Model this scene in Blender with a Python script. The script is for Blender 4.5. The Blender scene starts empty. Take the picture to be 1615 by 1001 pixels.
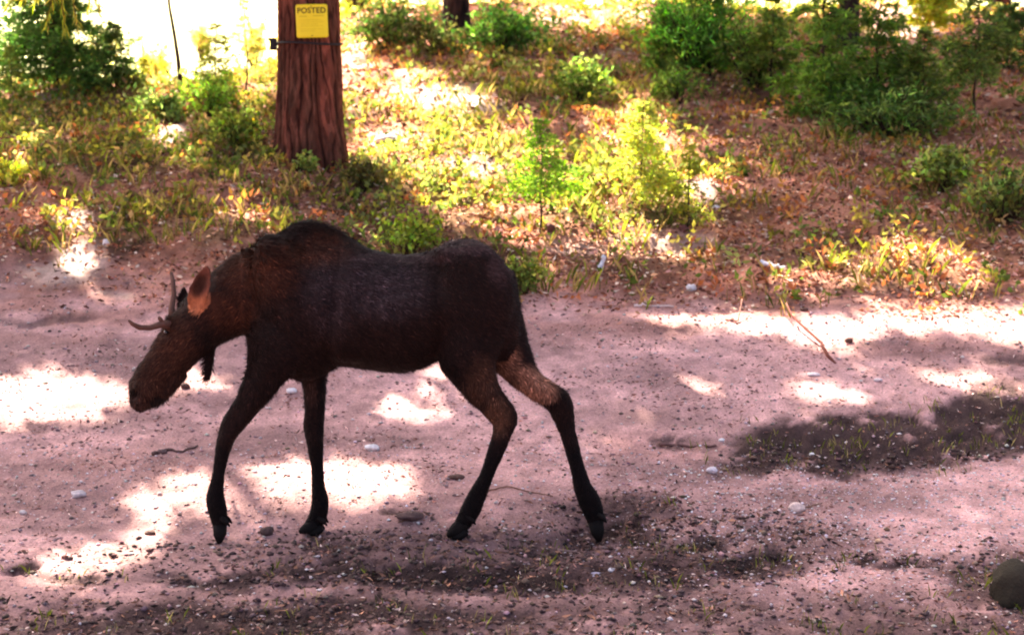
import bpy, math, random
import numpy as np
from mathutils import Vector
R = np.random.default_rng(7)
random.seed(7)
SC = bpy.context.scene
COL = SC.collection

# ------------------------------------------------------------------ camera
F = 2400.0                     # focal length in photo pixels (photo 1615 x 1001)
ZC = 2.4
PITCH = math.atan(339.5 / F)
cam = bpy.data.cameras.new('camera')
cam.sensor_width = 36.0
cam.lens = 36.0 * F / 1615.0
cam.clip_start = 0.1
cam.clip_end = 3000
cam.dof.use_dof = True
cam.dof.focus_distance = 8.6
cam.dof.aperture_fstop = 2.4
camo = bpy.data.objects.new('camera', cam)
camo.location = (0, 0, ZC)
camo.rotation_euler = (math.pi / 2 - PITCH, 0, 0)
COL.objects.link(camo)
SC.camera = camo

# ------------------------------------------------------------------ light
TO_SUN = np.array([-0.334, 0.546, 0.766])
TO_SUN /= np.linalg.norm(TO_SUN)
ELEV = math.asin(TO_SUN[2])
w = bpy.data.worlds.new('World')
SC.world = w
w.use_nodes = True
nt = w.node_tree
bg = nt.nodes['Background']
sky = nt.nodes.new('ShaderNodeTexSky')
sky.sky_type = 'NISHITA'
sky.sun_disc = False
sky.sun_elevation = ELEV
sky.sun_rotation = math.atan2(TO_SUN[0], TO_SUN[1])
sky.dust_density = 7.0
sky.air_density = 0.55
sky.ozone_density = 0.0
nt.links.new(sky.outputs[0], bg.inputs[0])
bg.inputs[1].default_value = 0.085
sun = bpy.data.lights.new('sun', 'SUN')
sun.energy = 5.0
sun.angle = math.radians(0.5)
sun.color = (1.0, 0.93, 0.80)
suno = bpy.data.objects.new('sun', sun)
suno.rotation_euler = Vector(-TO_SUN).to_track_quat('-Z', 'Y').to_euler()
suno.location = (-10, 16, 25)
COL.objects.link(suno)
SC.view_settings.view_transform = 'Standard'
SC.view_settings.look = 'None'
SC.view_settings.gamma = 1.0
SC.view_settings.use_curve_mapping = False
SC.view_settings.exposure = 3.05
SC.cycles.max_bounces = 6
SC.cycles.diffuse_bounces = 4
SC.cycles.transmission_bounces = 4
SC.cycles.filter_width = 2.0

# ------------------------------------------------------------------ maths
CP, SP = math.cos(PITCH), math.sin(PITCH)

def at(px, py, Y):
    """world point where the ray through photo pixel meets the plane y = Y"""
    dx = (px - 807.5) / F; dy = (500.5 - py) / F
    t = Y / (CP + dy * SP)
    return np.array([dx * t, Y, ZC + t * (-SP + dy * CP)])

def proj(x, y, z):
    yy = np.maximum(y, 0.5)
    d = yy * CP - (z - ZC) * SP
    d = np.maximum(d, 0.3)
    u = yy * SP + (z - ZC) * CP
    return 807.5 + F * x / d, 500.5 - F * u / d

def hsh(ix, iy, seed):
    h = (ix.astype(np.int64) * 374761393 + iy.astype(np.int64) * 668265263 + seed * 1274126177) & 0x7fffffff
    h = ((h ^ (h >> 13)) * 1274126177) & 0x7fffffff
    h = h ^ (h >> 16)
    return (h & 0xffff) / 65535.0

def vnoise(x, y, seed=0):
    ix = np.floor(x); iy = np.floor(y)
    fx = x - ix; fy = y - iy
    fx = fx * fx * (3 - 2 * fx); fy = fy * fy * (3 - 2 * fy)
    a = hsh(ix, iy, seed); b = hsh(ix + 1, iy, seed); c = hsh(ix, iy + 1, seed); d = hsh(ix + 1, iy + 1, seed)
    return (a + (b - a) * fx) * (1 - fy) + (c + (d - c) * fx) * fy

def fbm(x, y, seed=0, octv=4):
    x = np.asarray(x, float); y = np.asarray(y, float)
    s = 0; a = .5; tot = 0
    for o in range(octv):
        s = s + a * vnoise(x * 2 ** o + 17.3 * o, y * 2 ** o - 9.1 * o, seed + o); tot += a; a *= .5
    return s / tot

def sstep(a, b, v):
    t = np.clip((v - a) / (b - a), 0, 1)
    return t * t * (3 - 2 * t)

def ell(px, py, L, soft=.35):
    """union of soft ellipses (cx, cy, rx, ry, weight[, degrees])"""
    out = np.zeros(np.shape(px))
    for e in L:
        cx, cy, rx, ry, wt = e[:5]
        a = math.radians(e[5]) if len(e) > 5 else 0
        dx = px - cx; dy = py - cy
        u = (dx * math.cos(a) + dy * math.sin(a)) / rx
        v = (-dx * math.sin(a) + dy * math.cos(a)) / ry
        d = np.sqrt(u * u + v * v)
        out = np.maximum(out, wt * (1 - sstep(1 - soft, 1 + soft, d)))
    return out

# ------------------------------------------------------------------ terrain
_ty = np.arange(-8, 900, .1)
_right = np.interp(_ty, [-8, 0, 5, 6.9, 8.4, 10, 12.3, 15.2, 20, 28, 31, 36, 60, 100, 160, 400, 900],
                   [-.5, -.4, -.25, -.12, 0, .30, .87, 1.72, 2.75, 3.98, 4.0, 3.6, 5.3, 10, 17, 40, 60])
_left = np.interp(_ty, [-8, 0, 5, 6.9, 8.4, 10, 12.3, 15.2, 19, 21, 27, 45, 80, 120, 400, 900],
                  [-.5, -.4, -.25, -.12, 0, .30, .92, 1.84, 2.55, 2.55, 2.2, 3.0, 6.8, 12, 42, 60])
def _smooth(a, y):
    k = np.exp(-np.linspace(-2, 2, 13) ** 2); k /= k.sum()
    return np.convolve(np.pad(a, 6, mode='edge'), k, mode='valid')
_right = _smooth(_right, _ty); _left = _smooth(_left, _ty)

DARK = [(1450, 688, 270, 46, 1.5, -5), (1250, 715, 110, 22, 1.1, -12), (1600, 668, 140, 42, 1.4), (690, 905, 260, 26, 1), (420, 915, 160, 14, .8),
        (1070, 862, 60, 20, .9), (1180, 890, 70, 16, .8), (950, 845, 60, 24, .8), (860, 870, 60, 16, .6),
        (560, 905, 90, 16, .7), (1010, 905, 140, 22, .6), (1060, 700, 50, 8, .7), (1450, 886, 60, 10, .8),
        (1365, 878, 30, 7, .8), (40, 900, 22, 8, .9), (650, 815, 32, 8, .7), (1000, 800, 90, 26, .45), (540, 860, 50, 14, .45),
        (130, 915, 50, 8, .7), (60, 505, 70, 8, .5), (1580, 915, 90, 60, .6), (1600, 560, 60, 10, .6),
        (800, 990, 1200, 60, .5), (450, 985, 500, 45, .8)]  # patches of ground coloured darker, lowered and roughened
MUD = [(800, 880, 420, 50, 1), (1100, 860, 260, 55, .8), (960, 810, 120, 30, .8), (300, 880, 240, 30, .35)]
GREEN = [(370, 215, 260, 65, .9), (700, 260, 180, 90, 1), (1000, 290, 150, 90, 1), (90, 215, 180, 60, .8), (900, 120, 220, 60, .55),
         (1350, 220, 170, 40, .5), (1450, 425, 160, 36, .55), (260, 350, 150, 45, .85), (150, 300, 160, 30, .6), (620, 370, 130, 50, .85), (60, 275, 80, 30, .7),
         (1350, 330, 330, 90, .28), (820, 440, 60, 36, .6), (1560, 310, 80, 60, .6), (450, 320, 150, 50, .6), (1050, 390, 130, 40, .5),
         (1100, 30, 260, 60, .4), (230, 130, 260, 36, .7), (1300, 690, 160, 30, .25), (1480, 690, 160, 30, .3), (1250, 905, 120, 20, .3), (1590, 920, 60, 40, .6)]
LIT = [(640, 180, 110, 60, .9), (820, 240, 60, 60, .7), (1180, 500, 200, 10, .7), (60, 600, 120, 16, .8), (360, 800, 160, 30, .8), (500, 130, 200, 30, .5), (590, 300, 50, 30, .6), (70, 330, 60, 12, .7), (140, 400, 30, 30, .8), (60, 640, 150, 30, 1), (105, 415, 60, 30, 1, -12), (175, 467, 34, 8, 1), (120, 345, 30, 14, 1), (305, 605, 70, 20, 1),
       (430, 775, 190, 42, 1, -3), (520, 750, 130, 26, 1), (130, 885, 100, 30, 1, -12), (230, 850, 50, 20, .8),
       (1075, 503, 70, 10, 1, 4), (1200, 522, 90, 9, 1, 3), (1500, 505, 200, 22, 1), (1330, 540, 60, 8, .8), (1310, 620, 80, 13, 1, 12),
       (1540, 605, 120, 14, 1, 5), (1030, 600, 150, 14, .55), (650, 620, 120, 12, .5), (900, 660, 60, 10, .5), (1600, 520, 60, 30, 1),
       (700, 158, 75, 22, 1, 5), (640, 232, 90, 32, 1), (720, 270, 90, 45, 1), (655, 118, 26, 13, 1), (760, 330, 90, 40, .9),
       (1000, 230, 80, 60, 1), (1000, 310, 110, 40, 1), (940, 380, 120, 28, 1), (1060, 390, 80, 26, 1), (1105, 300, 30, 20, 1), (880, 300, 70, 50, .8),
       (1460, 405, 90, 16, 1, 6), (1400, 440, 210, 12, .9), (1100, 370, 40, 26, .8),
       (272, 212, 36, 20, 1, -20), (60, 160, 60, 16, 1), (250, 180, 40, 15, .8), (20, 272, 34, 20, .9), (200, 150, 60, 12, .7),
       (560, 95, 26, 40, 1), (600, 120, 24, 16, .8), (585, 60, 22, 30, .8), (300, 260, 60, 10, .7), (400, 170, 30, 24, .9), (380, 300, 60, 10, .5),
       (1425, 38, 60, 28, 1), (1500, 20, 60, 20, .8), (925, 25, 110, 26, 1), (1180, 12, 60, 12, .5), (1605, 70, 16, 40, .8), (30, 90, 60, 40, 1),
       (330, 60, 120, 78, 1), (180, 60, 90, 60, .8), (430, 380, 40, 8, .6), (100, 330, 50, 10, .5), (500, 300, 40, 8, .5)]

def road_mask(px, py, x, y):
    e = np.interp(px, [-600, 0, 90, 180, 260, 400, 850, 1000, 1300, 1450, 1615, 2200], [400, 405, 425, 440, 455, 470, 476, 470, 466, 470, 478, 480])
    n = (fbm(x * .9, y * .9, 31) - .5) * 55
    wd = np.interp(px, [0, 300, 460], [80, 60, 34]); return sstep(-wd, wd, py + n * 1.5 - e) * (y < 16)

feet = {  # photo pixel of each sole and its depth
    'near_fore': (347, 856, 8.33), 'far_fore': (493, 843, 8.50), 'near_hind': (716, 849, 8.34), 'far_hind': (944, 856, 8.50)}
_pads = []

def zbase(x, y):
    x = np.asarray(x, float); y = np.asarray(y, float)
    b = sstep(-3.4, -1.2, x * 15.2 / np.maximum(y, 10))
    z = np.interp(y, _ty, _left) * (1 - b) + np.interp(y, _ty, _right) * b
    z = z + (fbm(x * .35, y * .35, 3) - .5) * .16 * sstep(9.5, 12, y)
    z = z + (fbm(x * .5, y * .5, 5) - .5) * .05 + (fbm(x * .45, y * .2, 7) - .5) * .7 * sstep(22, 27, y) * (1 - sstep(60, 90, y)) * b
    return z

def zfun(x, y):
    z = zbase(x, y)
    for (fx, fy, a, s) in _pads:
        z = z + a * np.exp(-((x - fx) ** 2 + (y - fy) ** 2) / (2 * s * s))
    return z
for _it in range(6):
    for i, (k, (px, py, Y)) in enumerate(feet.items()):
        p = at(px, py, Y)
        e = float(p[2] - zfun(p[0], p[1]))
        if _it == 0: _pads.append([p[0], p[1], e, .2])
        else: _pads[i][2] += e

_YS = np.concatenate([np.arange(5, 40, .02), np.arange(40, 400, .5)])
def ghit(px, py):
    dx = (px - 807.5) / F; dy = (500.5 - py) / F
    t = _YS / (CP + dy * SP)
    X = dx * t; Z = ZC + t * (-SP + dy * CP)
    below = Z < zfun(X, _YS)
    i = int(np.argmax(below)) if below.any() else len(_YS) - 1
    return np.array([X[i], _YS[i], float(zfun(X[i], _YS[i]))])

FLECK = [(800, 600, 1000, 160, .55), (250, 250, 300, 140, 1), (850, 260, 420, 170, 1), (1400, 430, 260, 60, .7), (100, 420, 200, 100, .6), (900, 90, 350, 60, .7), (1350, 250, 300, 160, .45), (600, 640, 700, 130, .38)]
SUN_PALE = [(700, 158, 85, 26, 1, 5), (730, 262, 60, 20, .8), (630, 222, 50, 14, 1), (105, 415, 66, 32, 1, -12), (175, 467, 36, 8, .8), (120, 345, 34, 16, 1), (272, 212, 34, 18, 1, -20), (655, 115, 30, 12, .9), (60, 160, 50, 14, .8), (1105, 300, 34, 24, 1), (1040, 385, 90, 20, .6), (565, 90, 24, 30, .7), (1425, 36, 70, 30, .9), (925, 22, 100, 20, .7), (900, 390, 60, 14, .6)]  # sun patches brightened in the ground colour, plants thinned there
LITW = [(e[0], e[1], e[2] * 1.05 + 6, e[3] * 1.1 + 3) + tuple(e[4:]) for e in LIT]
def lit_mask(px, py, x, y):
    wx = (fbm(x * 1.6, y * 1.6, 71) - .5) * 46; wy = (fbm(x * 1.6, y * 1.6, 77) - .5) * 20
    m = ell(px + wx, py + wy, LITW, .55)
    n = fbm(x * 2.6, y * 2.6, 91)
    fl = sstep(.60, .68, fbm(x * 2.4, y * 2.4, 95, 3)) * ell(px, py, FLECK, .4)
    return np.maximum(m - (n - .5) * .5, fl)

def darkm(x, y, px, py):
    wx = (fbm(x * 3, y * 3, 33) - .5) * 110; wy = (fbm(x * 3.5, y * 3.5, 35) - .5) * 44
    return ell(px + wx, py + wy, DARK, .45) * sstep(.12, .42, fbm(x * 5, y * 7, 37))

def micro(x, y, px, py):
    rd = road_mask(px, py, x, y)
    dk = darkm(x, y, px, py) * rd
    mu = ell(px, py, MUD) * rd
    near = (y < 34)
    h = (fbm(x * 5, y * 5, 11, 4) - .5) * (.034 + .07 * mu + .05 * dk) * rd
    h = h + (fbm(x * 18, y * 18, 13, 3) - .5) * (.017 + .045 * mu + .06 * dk) * rd
    h = h - .035 * dk
    h = h + ((fbm(x * 2.5, y * 2.5, 15, 4) - .5) * .20 + (fbm(x * 9, y * 9, 17, 3) - .5) * .08) * (1 - rd) * near
    return h

def ground_z(x, y):
    px, py = proj(x, y, zfun(x, y))
    h = micro(x, y, px, py)
    for (fx, fy, a, s) in _pads:
        h = h * (1 - .9 * np.exp(-((x - fx) ** 2 + (y - fy) ** 2) / (2 * .07 ** 2)))
    return zfun(x, y) + h

# ------------------------------------------------------------------ mesh helpers
def mesh_np(name, V, Fs, cols=None, smooth=False):
    """Fs: array (n,k) or a list of such arrays; cols: per-vertex rgb"""
    me = bpy.data.meshes.new(name)
    if not isinstance(Fs, list): Fs = [Fs]
    V = np.asarray(V, np.float32)
    me.vertices.add(len(V)); me.vertices.foreach_set('co', V.ravel())
    li = np.concatenate([f.ravel() for f in Fs]).astype(np.int32)
    tot = np.concatenate([np.full(len(f), f.shape[1]) for f in Fs])
    st = np.concatenate([[0], np.cumsum(tot)[:-1]]).astype(np.int32)
    me.loops.add(len(li)); me.loops.foreach_set('vertex_index', li)
    me.polygons.add(len(tot)); me.polygons.foreach_set('loop_start', st)
    me.update(calc_edges=True)
    if smooth: me.polygons.foreach_set('use_smooth', np.ones(len(tot), bool))
    if cols is not None:
        ca = me.color_attributes.new('Col', 'FLOAT_COLOR', 'POINT')
        c = np.ones((len(V), 4), np.float32); c[:, :3] = cols
        ca.data.foreach_set('color', c.ravel())
    me.validate()
    return me

def obj(name, me, m, parent=None, kind=None):
    o = bpy.data.objects.new(name, me)
    if m is not None and len(me.materials) == 0: me.materials.append(m)
    COL.objects.link(o)
    if parent is not None: o.parent = parent; o.matrix_parent_inverse = parent.matrix_world.inverted() if False else o.matrix_parent_inverse
    if kind: o['kind'] = kind
    return o

def thing(name, label, cat, loc=(0, 0, 0), group=None):
    o = bpy.data.objects.new(name, None); COL.objects.link(o)
    o.location = tuple(float(v) for v in loc); o.empty_display_size = .2
    o['label'] = label; o['category'] = cat
    if group: o['group'] = group
    return o

def tag(o, label, cat, group=None):
    o['label'] = label; o['category'] = cat
    if group: o['group'] = group
    return o

def tube(path, rad, n=8, ry=None, cap=True):
    """closed loft along path; rad = radii; ry = second radii (across the Y axis). returns V, [F4, F3]"""
    P = np.asarray(path, float); rad = np.asarray(rad, float)
    ry = rad if ry is None else np.asarray(ry, float)
    T = np.gradient(P, axis=0); T /= np.linalg.norm(T, axis=1)[:, None] + 1e-9
    ref = np.array([0, 1., 0])
    V = []
    th = np.linspace(0, 2 * math.pi, n, endpoint=False)
    for i in range(len(P)):
        s = ref - T[i] * np.dot(ref, T[i])
        if np.linalg.norm(s) < .2: s = np.array([1., 0, 0]) - T[i] * T[i][0]
        s /= np.linalg.norm(s)
        u = np.cross(T[i], s)
        V.append(P[i] + np.outer(np.cos(th) * rad[i], u) + np.outer(np.sin(th) * ry[i], s))
    V = np.concatenate(V); m = len(P)
    q = []
    for i in range(m - 1):
        a = i * n + np.arange(n); b = i * n + (np.arange(n) + 1) % n
        q.append(np.stack([a, b, b + n, a + n], 1))
    q = np.concatenate(q); tr = np.zeros((0, 3), int)
    if cap:
        V = np.concatenate([V, [P[0]], [P[-1]]])
        a = np.arange(n); b = (a + 1) % n
        tr = np.concatenate([np.stack([b, a, np.full(n, m * n)], 1), np.stack([(m - 1) * n + a, (m - 1) * n + b, np.full(n, m * n + 1)], 1)])
    return V, q, tr

class Bag:
    def __init__(s): s.V = []; s.q = []; s.t = []; s.c = []; s.n = 0
    def add(s, V, q=None, t=None, c=None):
        V = np.asarray(V, float)
        s.V.append(V)
        if q is not None and len(q): s.q.append(np.asarray(q) + s.n)
        if t is not None and len(t): s.t.append(np.asarray(t) + s.n)
        if c is not None: s.c.append(np.broadcast_to(np.asarray(c, float), (len(V), 3)))
        s.n += len(V)
        return s
    def mesh(s, name, origin=(0, 0, 0), smooth=False):
        Fs = []
        if s.q: Fs.append(np.concatenate(s.q))
        if s.t: Fs.append(np.concatenate(s.t))
        return mesh_np(name, np.concatenate(s.V) - np.asarray(origin, float), Fs, np.concatenate(s.c) if s.c else None, smooth)

def unit(v): return v / (np.linalg.norm(v, axis=-1, keepdims=True) + 1e-9)

def leaves(C, D, L, W, cols, bend=.25):
    """a bent diamond leaf at each centre C along direction D"""
    n = len(C); D = unit(D)
    rnd = unit(R.normal(size=(n, 3)))
    S = unit(np.cross(D, rnd)); N = np.cross(S, D)
    L = np.broadcast_to(L, n)[:, None]; W = np.broadcast_to(W, n)[:, None]
    a = C; b = C + D * L * .45 + S * W * .5 + N * L * bend * .3
    c = C + D * L - N * L * bend * .4; d = C + D * L * .45 - S * W * .5 + N * L * bend * .3
    V = np.stack([a, b, c, d], 1).reshape(-1, 3)
    q = np.arange(4 * n).reshape(n, 4)
    return V, q, np.repeat(cols, 4, 0)

def vary(base, n, amt=.3, hue=.12):
    base = np.asarray(base, float)
    k = np.exp(R.normal(size=(n, 1)) * amt)
    return np.clip(base * k * np.exp(R.normal(size=(n, 3)) * hue), .003, .9)

# ------------------------------------------------------------------ materials
def mat(name, rough=.9, noise_scale=30, noise_amt=.35, bump=.3, bump_scale=None, spec=.2, col=None, use_attr=True, stretch=(1, 1, 1), sheen=0):
    m = bpy.data.materials.new(name); m.use_nodes = True
    t = m.node_tree; N = t.nodes; Lk = t.links
    b = N['Principled BSDF']; b.inputs['Roughness'].default_value = rough
    b.inputs['Specular IOR Level'].default_value = spec
    if sheen: b.inputs['Sheen Weight'].default_value = sheen
    tc = N.new('ShaderNodeTexCoord'); mp = N.new('ShaderNodeMapping'); mp.inputs['Scale'].default_value = stretch
    Lk.new(tc.outputs['Object'], mp.inputs[0])
    nz = N.new('ShaderNodeTexNoise'); nz.inputs['Scale'].default_value = noise_scale; nz.inputs['Detail'].default_value = 6; nz.inputs['Roughness'].default_value = .65
    Lk.new(mp.outputs[0], nz.inputs['Vector'])
    mr = N.new('ShaderNodeMapRange'); mr.inputs[1].default_value = .25; mr.inputs[2].default_value = .75
    mr.inputs[3].default_value = 1 - noise_amt; mr.inputs[4].default_value = 1 + noise_amt
    Lk.new(nz.outputs[0], mr.inputs[0])
    mx = N.new('ShaderNodeVectorMath'); mx.operation = 'SCALE'
    if use_attr:
        at_ = N.new('ShaderNodeAttribute'); at_.attribute_name = 'Col'
        Lk.new(at_.outputs['Color'], mx.inputs[0])
    else:
        mx.inputs[0].default_value = col
    Lk.new(mr.outputs[0], mx.inputs['Scale'])
    Lk.new(mx.outputs[0], b.inputs['Base Color'])
    if bump:
        bp = N.new('ShaderNodeBump'); bp.inputs['Strength'].default_value = bump; bp.inputs['Distance'].default_value = .02
        n2 = N.new('ShaderNodeTexNoise'); n2.inputs['Scale'].default_value = bump_scale or noise_scale * 2; n2.inputs['Detail'].default_value = 5
        Lk.new(mp.outputs[0], n2.inputs['Vector'])
        Lk.new(n2.outputs[0], bp.inputs['Height']); Lk.new(bp.outputs[0], b.inputs['Normal'])
    return m

def leaf_mat(name, trans=.45):
    m = bpy.data.materials.new(name); m.use_nodes = True
    t = m.node_tree; N = t.nodes; Lk = t.links
    for n in list(N):
        if n.type != 'OUTPUT_MATERIAL': N.remove(n)
    out = [n for n in N if n.type == 'OUTPUT_MATERIAL'][0]
    a = N.new('ShaderNodeAttribute'); a.attribute_name = 'Col'
    d = N.new('ShaderNodeBsdfDiffuse'); tr = N.new('ShaderNodeBsdfTranslucent'); mx = N.new('ShaderNodeMixShader'); mx.inputs[0].default_value = trans
    hs = N.new('ShaderNodeHueSaturation'); hs.inputs['Saturation'].default_value = 1.15; hs.inputs['Value'].default_value = 1.5
    Lk.new(a.outputs['Color'], d.inputs[0]); Lk.new(a.outputs['Color'], hs.inputs['Color']); Lk.new(hs.outputs[0], tr.inputs[0])
    Lk.new(d.outputs[0], mx.inputs[1]); Lk.new(tr.outputs[0], mx.inputs[2]); Lk.new(mx.outputs[0], out.inputs[0])
    return m

M_GROUND = mat('ground_soil', .95, 55, .42, .6, 90, .1)
M_MEADOW = mat('dry_meadow', .95, 3, .25, .3, 8, .1)
M_LEAF = leaf_mat('leaf_green', .5)
M_NEEDLE = leaf_mat('conifer_needles', .3)
M_LITTER = mat('forest_litter', .9, 60, .25, 0, spec=.15)
M_STONE = mat('stone', .85, 40, .3, .4, spec=.25)
M_BARK = mat('pine_bark', .95, 14, .45, .8, 30, .1, stretch=(1, 1, .25))
M_TWIG = mat('twig_bark', .9, 50, .3, .3, 90, .15)
M_FUR = mat('moose_coat', .68, 45, .5, .6, 200, .10, stretch=(1, 1, .5))
M_HOOF = mat('hoof', .8, 60, .3, .3, spec=.1, col=(.010, .007, .006), use_attr=False)
M_VELVET = mat('antler_velvet', .8, 50, .25, .3, spec=.2, col=(.10, .048, .034), use_attr=False)
M_EYE = mat('eye', .08, 5, .05, 0, spec=.6, col=(.004, .003, .003), use_attr=False)
M_SIGN = mat('yellow_sign', .45, 12, .05, .05, spec=.35, col=(.80, .66, .012), use_attr=False)
M_INK = mat('black_ink', .6, 40, .1, 0, spec=.2, col=(.05, .035, .008), use_attr=False)
M_INKF = mat('faded_ink', .6, 40, .1, 0, spec=.2, col=(.50, .40, .01), use_attr=False)
M_STRAP = mat('dark_strap', .7, 60, .2, .1, spec=.3, col=(.018, .014, .014), use_attr=False)

# ------------------------------------------------------------------ ground
ys = [np.arange(-6, 6.2, .4), np.arange(6.2, 9.6, .022), np.arange(9.6, 13.5, .035), np.arange(13.5, 20, .07), np.arange(20, 33, .14),
      33 + (np.geomspace(1, 650, 46) - 1)]
ys = np.concatenate(ys)
uc = np.linspace(-1, 1, 470); ue = np.geomspace(1, 60, 26)[1:]
NX = len(uc) + 2 * len(ue)
hw = .40 * np.maximum(ys, 4) + 1.0
u = np.concatenate([-ue[::-1], uc, ue])
X = u[None, :] * hw[:, None]; Yg = np.repeat(ys[:, None], NX, 1)
X = np.clip(X, -700, 700) + np.where(np.abs(u) > 1, u * .01, 0)[None, :]
Z = ground_z(X, Yg)
PX, PY = proj(X, Yg, Z)
def ground_color(x, y, px, py):
    rd = road_mask(px, py, x, y)[..., None]
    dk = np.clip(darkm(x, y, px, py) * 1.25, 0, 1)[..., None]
    mu = (ell(px, py, MUD) * (.5 + fbm(x * 5, y * 5, 43)))[..., None]
    n3 = fbm(x * 5, y * 5, 55, 3)[..., None]
    gr = (ell(px, py, GREEN) * sstep(.35, .6, fbm(x * 2, y * 2, 45)))[..., None]
    n1 = sstep(.22, .78, fbm(x * 1.1, y * 2.6, 47, 5))[..., None]; n2 = fbm(x * 12, y * 12, 49, 3)[..., None]
    road = np.array([.43, .235, .215]) * (.62 + .74 * n1) * (.58 + .84 * n2) * (.86 + .3 * fbm(x * 4, y * 7, 53)[..., None])
    road = road * (1 - .1 * mu) + np.array([.20, .12, .10]) * .1 * mu
    up = ell(px, py, [(1000, 470, 420, 60, .8), (150, 470, 260, 60, .8), (60, 380, 160, 80, .6), (1450, 520, 260, 50, .4), (1060, 700, 120, 26, .5), (200, 720, 160, 30, .3)], .6)[..., None] * sstep(.3, .6, fbm(x * 2.6, y * 4, 57, 4))[..., None]
    road = road * (1 - .62 * up) + np.array([.30, .115, .075]) * (.5 + n2) * .62 * up
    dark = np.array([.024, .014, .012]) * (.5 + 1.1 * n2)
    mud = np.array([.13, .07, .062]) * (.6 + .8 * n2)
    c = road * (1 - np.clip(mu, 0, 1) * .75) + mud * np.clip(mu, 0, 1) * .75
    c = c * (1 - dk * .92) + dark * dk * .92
    lt = (np.array([.46, .20, .13]) * n3 + np.array([.24, .085, .045]) * (1 - n3)) * (.35 + 1.35 * n2) * (.35 + 1.3 * n1)
    gc = np.array([.15, .12, .035]) * (.6 + .8 * n2)
    s = lt * (1 - .6 * gr) + gc * .6 * gr
    c = c * rd + s * (1 - rd)
    dry = np.array([.46, .41, .19]) * (.75 + .5 * fbm(x * .3, y * .3, 51)[..., None])
    b = sstep(-3.4, -1.2, x * 15.2 / np.maximum(y, 10))
    pl = (ell(px, py, SUN_PALE, .4) * sstep(.25, .5, fbm(x * 3, y * 3, 59)))[..., None]
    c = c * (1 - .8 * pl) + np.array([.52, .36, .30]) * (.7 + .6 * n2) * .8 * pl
    far = (sstep(19.5, 22, y) * (1 - b) + sstep(29, 32, y) * b)[..., None]
    return c * (1 - far) + dry * far, rd[..., 0], far[..., 0]
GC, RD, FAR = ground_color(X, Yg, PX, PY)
NY = len(ys)
idx = np.arange(NX * NY).reshape(NY, NX)
Q = np.stack([idx[:-1, :-1], idx[:-1, 1:], idx[1:, 1:], idx[1:, :-1]], -1).reshape(-1, 4)
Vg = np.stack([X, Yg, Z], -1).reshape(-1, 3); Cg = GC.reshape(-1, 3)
fr = RD.reshape(-1)[Q].mean(1); ff = FAR.reshape(-1)[Q].mean(1)
def subset(name, sel, m):
    q = Q[sel]; used = np.unique(q); remap = -np.ones(len(Vg), int); remap[used] = np.arange(len(used))
    o = obj(name, mesh_np(name, Vg[used], remap[q], Cg[used], True), m, kind='structure'); return o
subset('meadow', ff > .5, M_MEADOW)
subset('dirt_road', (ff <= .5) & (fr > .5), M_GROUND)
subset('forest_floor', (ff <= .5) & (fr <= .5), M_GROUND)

# ------------------------------------------------------------------ scatter helpers
def rand_ground(n, y0, y1, margin=.13):
    n = int(n * 1.17)
    """points uniform over the visible wedge of ground"""
    y = np.sqrt(R.uniform(y0 ** 2, y1 ** 2, n))
    x = R.uniform(-1, 1, n) * (.3365 + margin) * y
    z = ground_z(x, y)
    px, py = proj(x, y, z)
    return x, y, z, px, py

# gravel on the road
def pebbles(n, y0, y1, smin, smax, colfn, keep):
    x, y, z, px, py = rand_ground(n, y0, y1)
    k = R.random(len(x)) < keep(px, py, x, y)
    x, y, z = x[k], y[k], z[k]; n = len(x)
    ico = np.array([(0, 0, 1), (1, 0, .1), (.3, .95, 0), (-.8, .6, .1), (-.8, -.6, 0), (.3, -.95, .1), (0, 0, -1)], float)
    f = np.array([(0, i, i % 5 + 1) for i in range(1, 6)] + [(6, i % 5 + 1, i) for i in range(1, 6)])
    s = smin * (smax / smin) ** (R.random(n) ** 2.2)
    a = R.uniform(0, 6.28, n); ca, sa = np.cos(a), np.sin(a)
    V = ico[None] * (1 + R.normal(size=(n, 7, 3)) * .18) * np.stack([s, s * R.uniform(.6, 1, n), s * R.uniform(.35, .7, n)], 1)[:, None, :]
    V = np.stack([V[..., 0] * ca[:, None] - V[..., 1] * sa[:, None], V[..., 0] * sa[:, None] + V[..., 1] * ca[:, None], V[..., 2]], -1)
    V += np.stack([x, y, z + s * .15], 1)[:, None, :]
    q = (f[None] + 7 * np.arange(n)[:, None, None]).reshape(-1, 3)
    c = np.repeat(colfn(n), 7, 0)
    return V.reshape(-1, 3), q, c
b = Bag()
V, t, c = pebbles(27000, 6.4, 13, .003, .020, lambda n: np.where(R.random((n, 1)) < .28, vary((.55, .45, .43), n, .2, .05), vary((.24, .15, .14), n, .45, .1)),
                  lambda px, py, x, y: road_mask(px, py, x, y) * (.25 + .75 * fbm(x * 3, y * 3, 61)))
b.add(V, None, t, c)
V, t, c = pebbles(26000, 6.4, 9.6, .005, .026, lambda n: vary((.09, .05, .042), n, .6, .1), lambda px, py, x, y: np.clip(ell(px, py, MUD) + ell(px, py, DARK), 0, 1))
b.add(V, None, t, c)
V, t, c = pebbles(30000, 6.4, 9.6, .003, .013, lambda n: vary((.62, .50, .52), n, .35, .06), lambda px, py, x, y: ell(px, py, [(1400, 820, 420, 120, .9), (200, 700, 300, 120, .35), (800, 700, 700, 150, .3)], .5) * (1 - .85 * np.clip(darkm(x, y, px, py), 0, 1)))
b.add(V, None, t, c)
obj('gravel', b.mesh('gravel'), M_STONE, kind='stuff')

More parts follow.
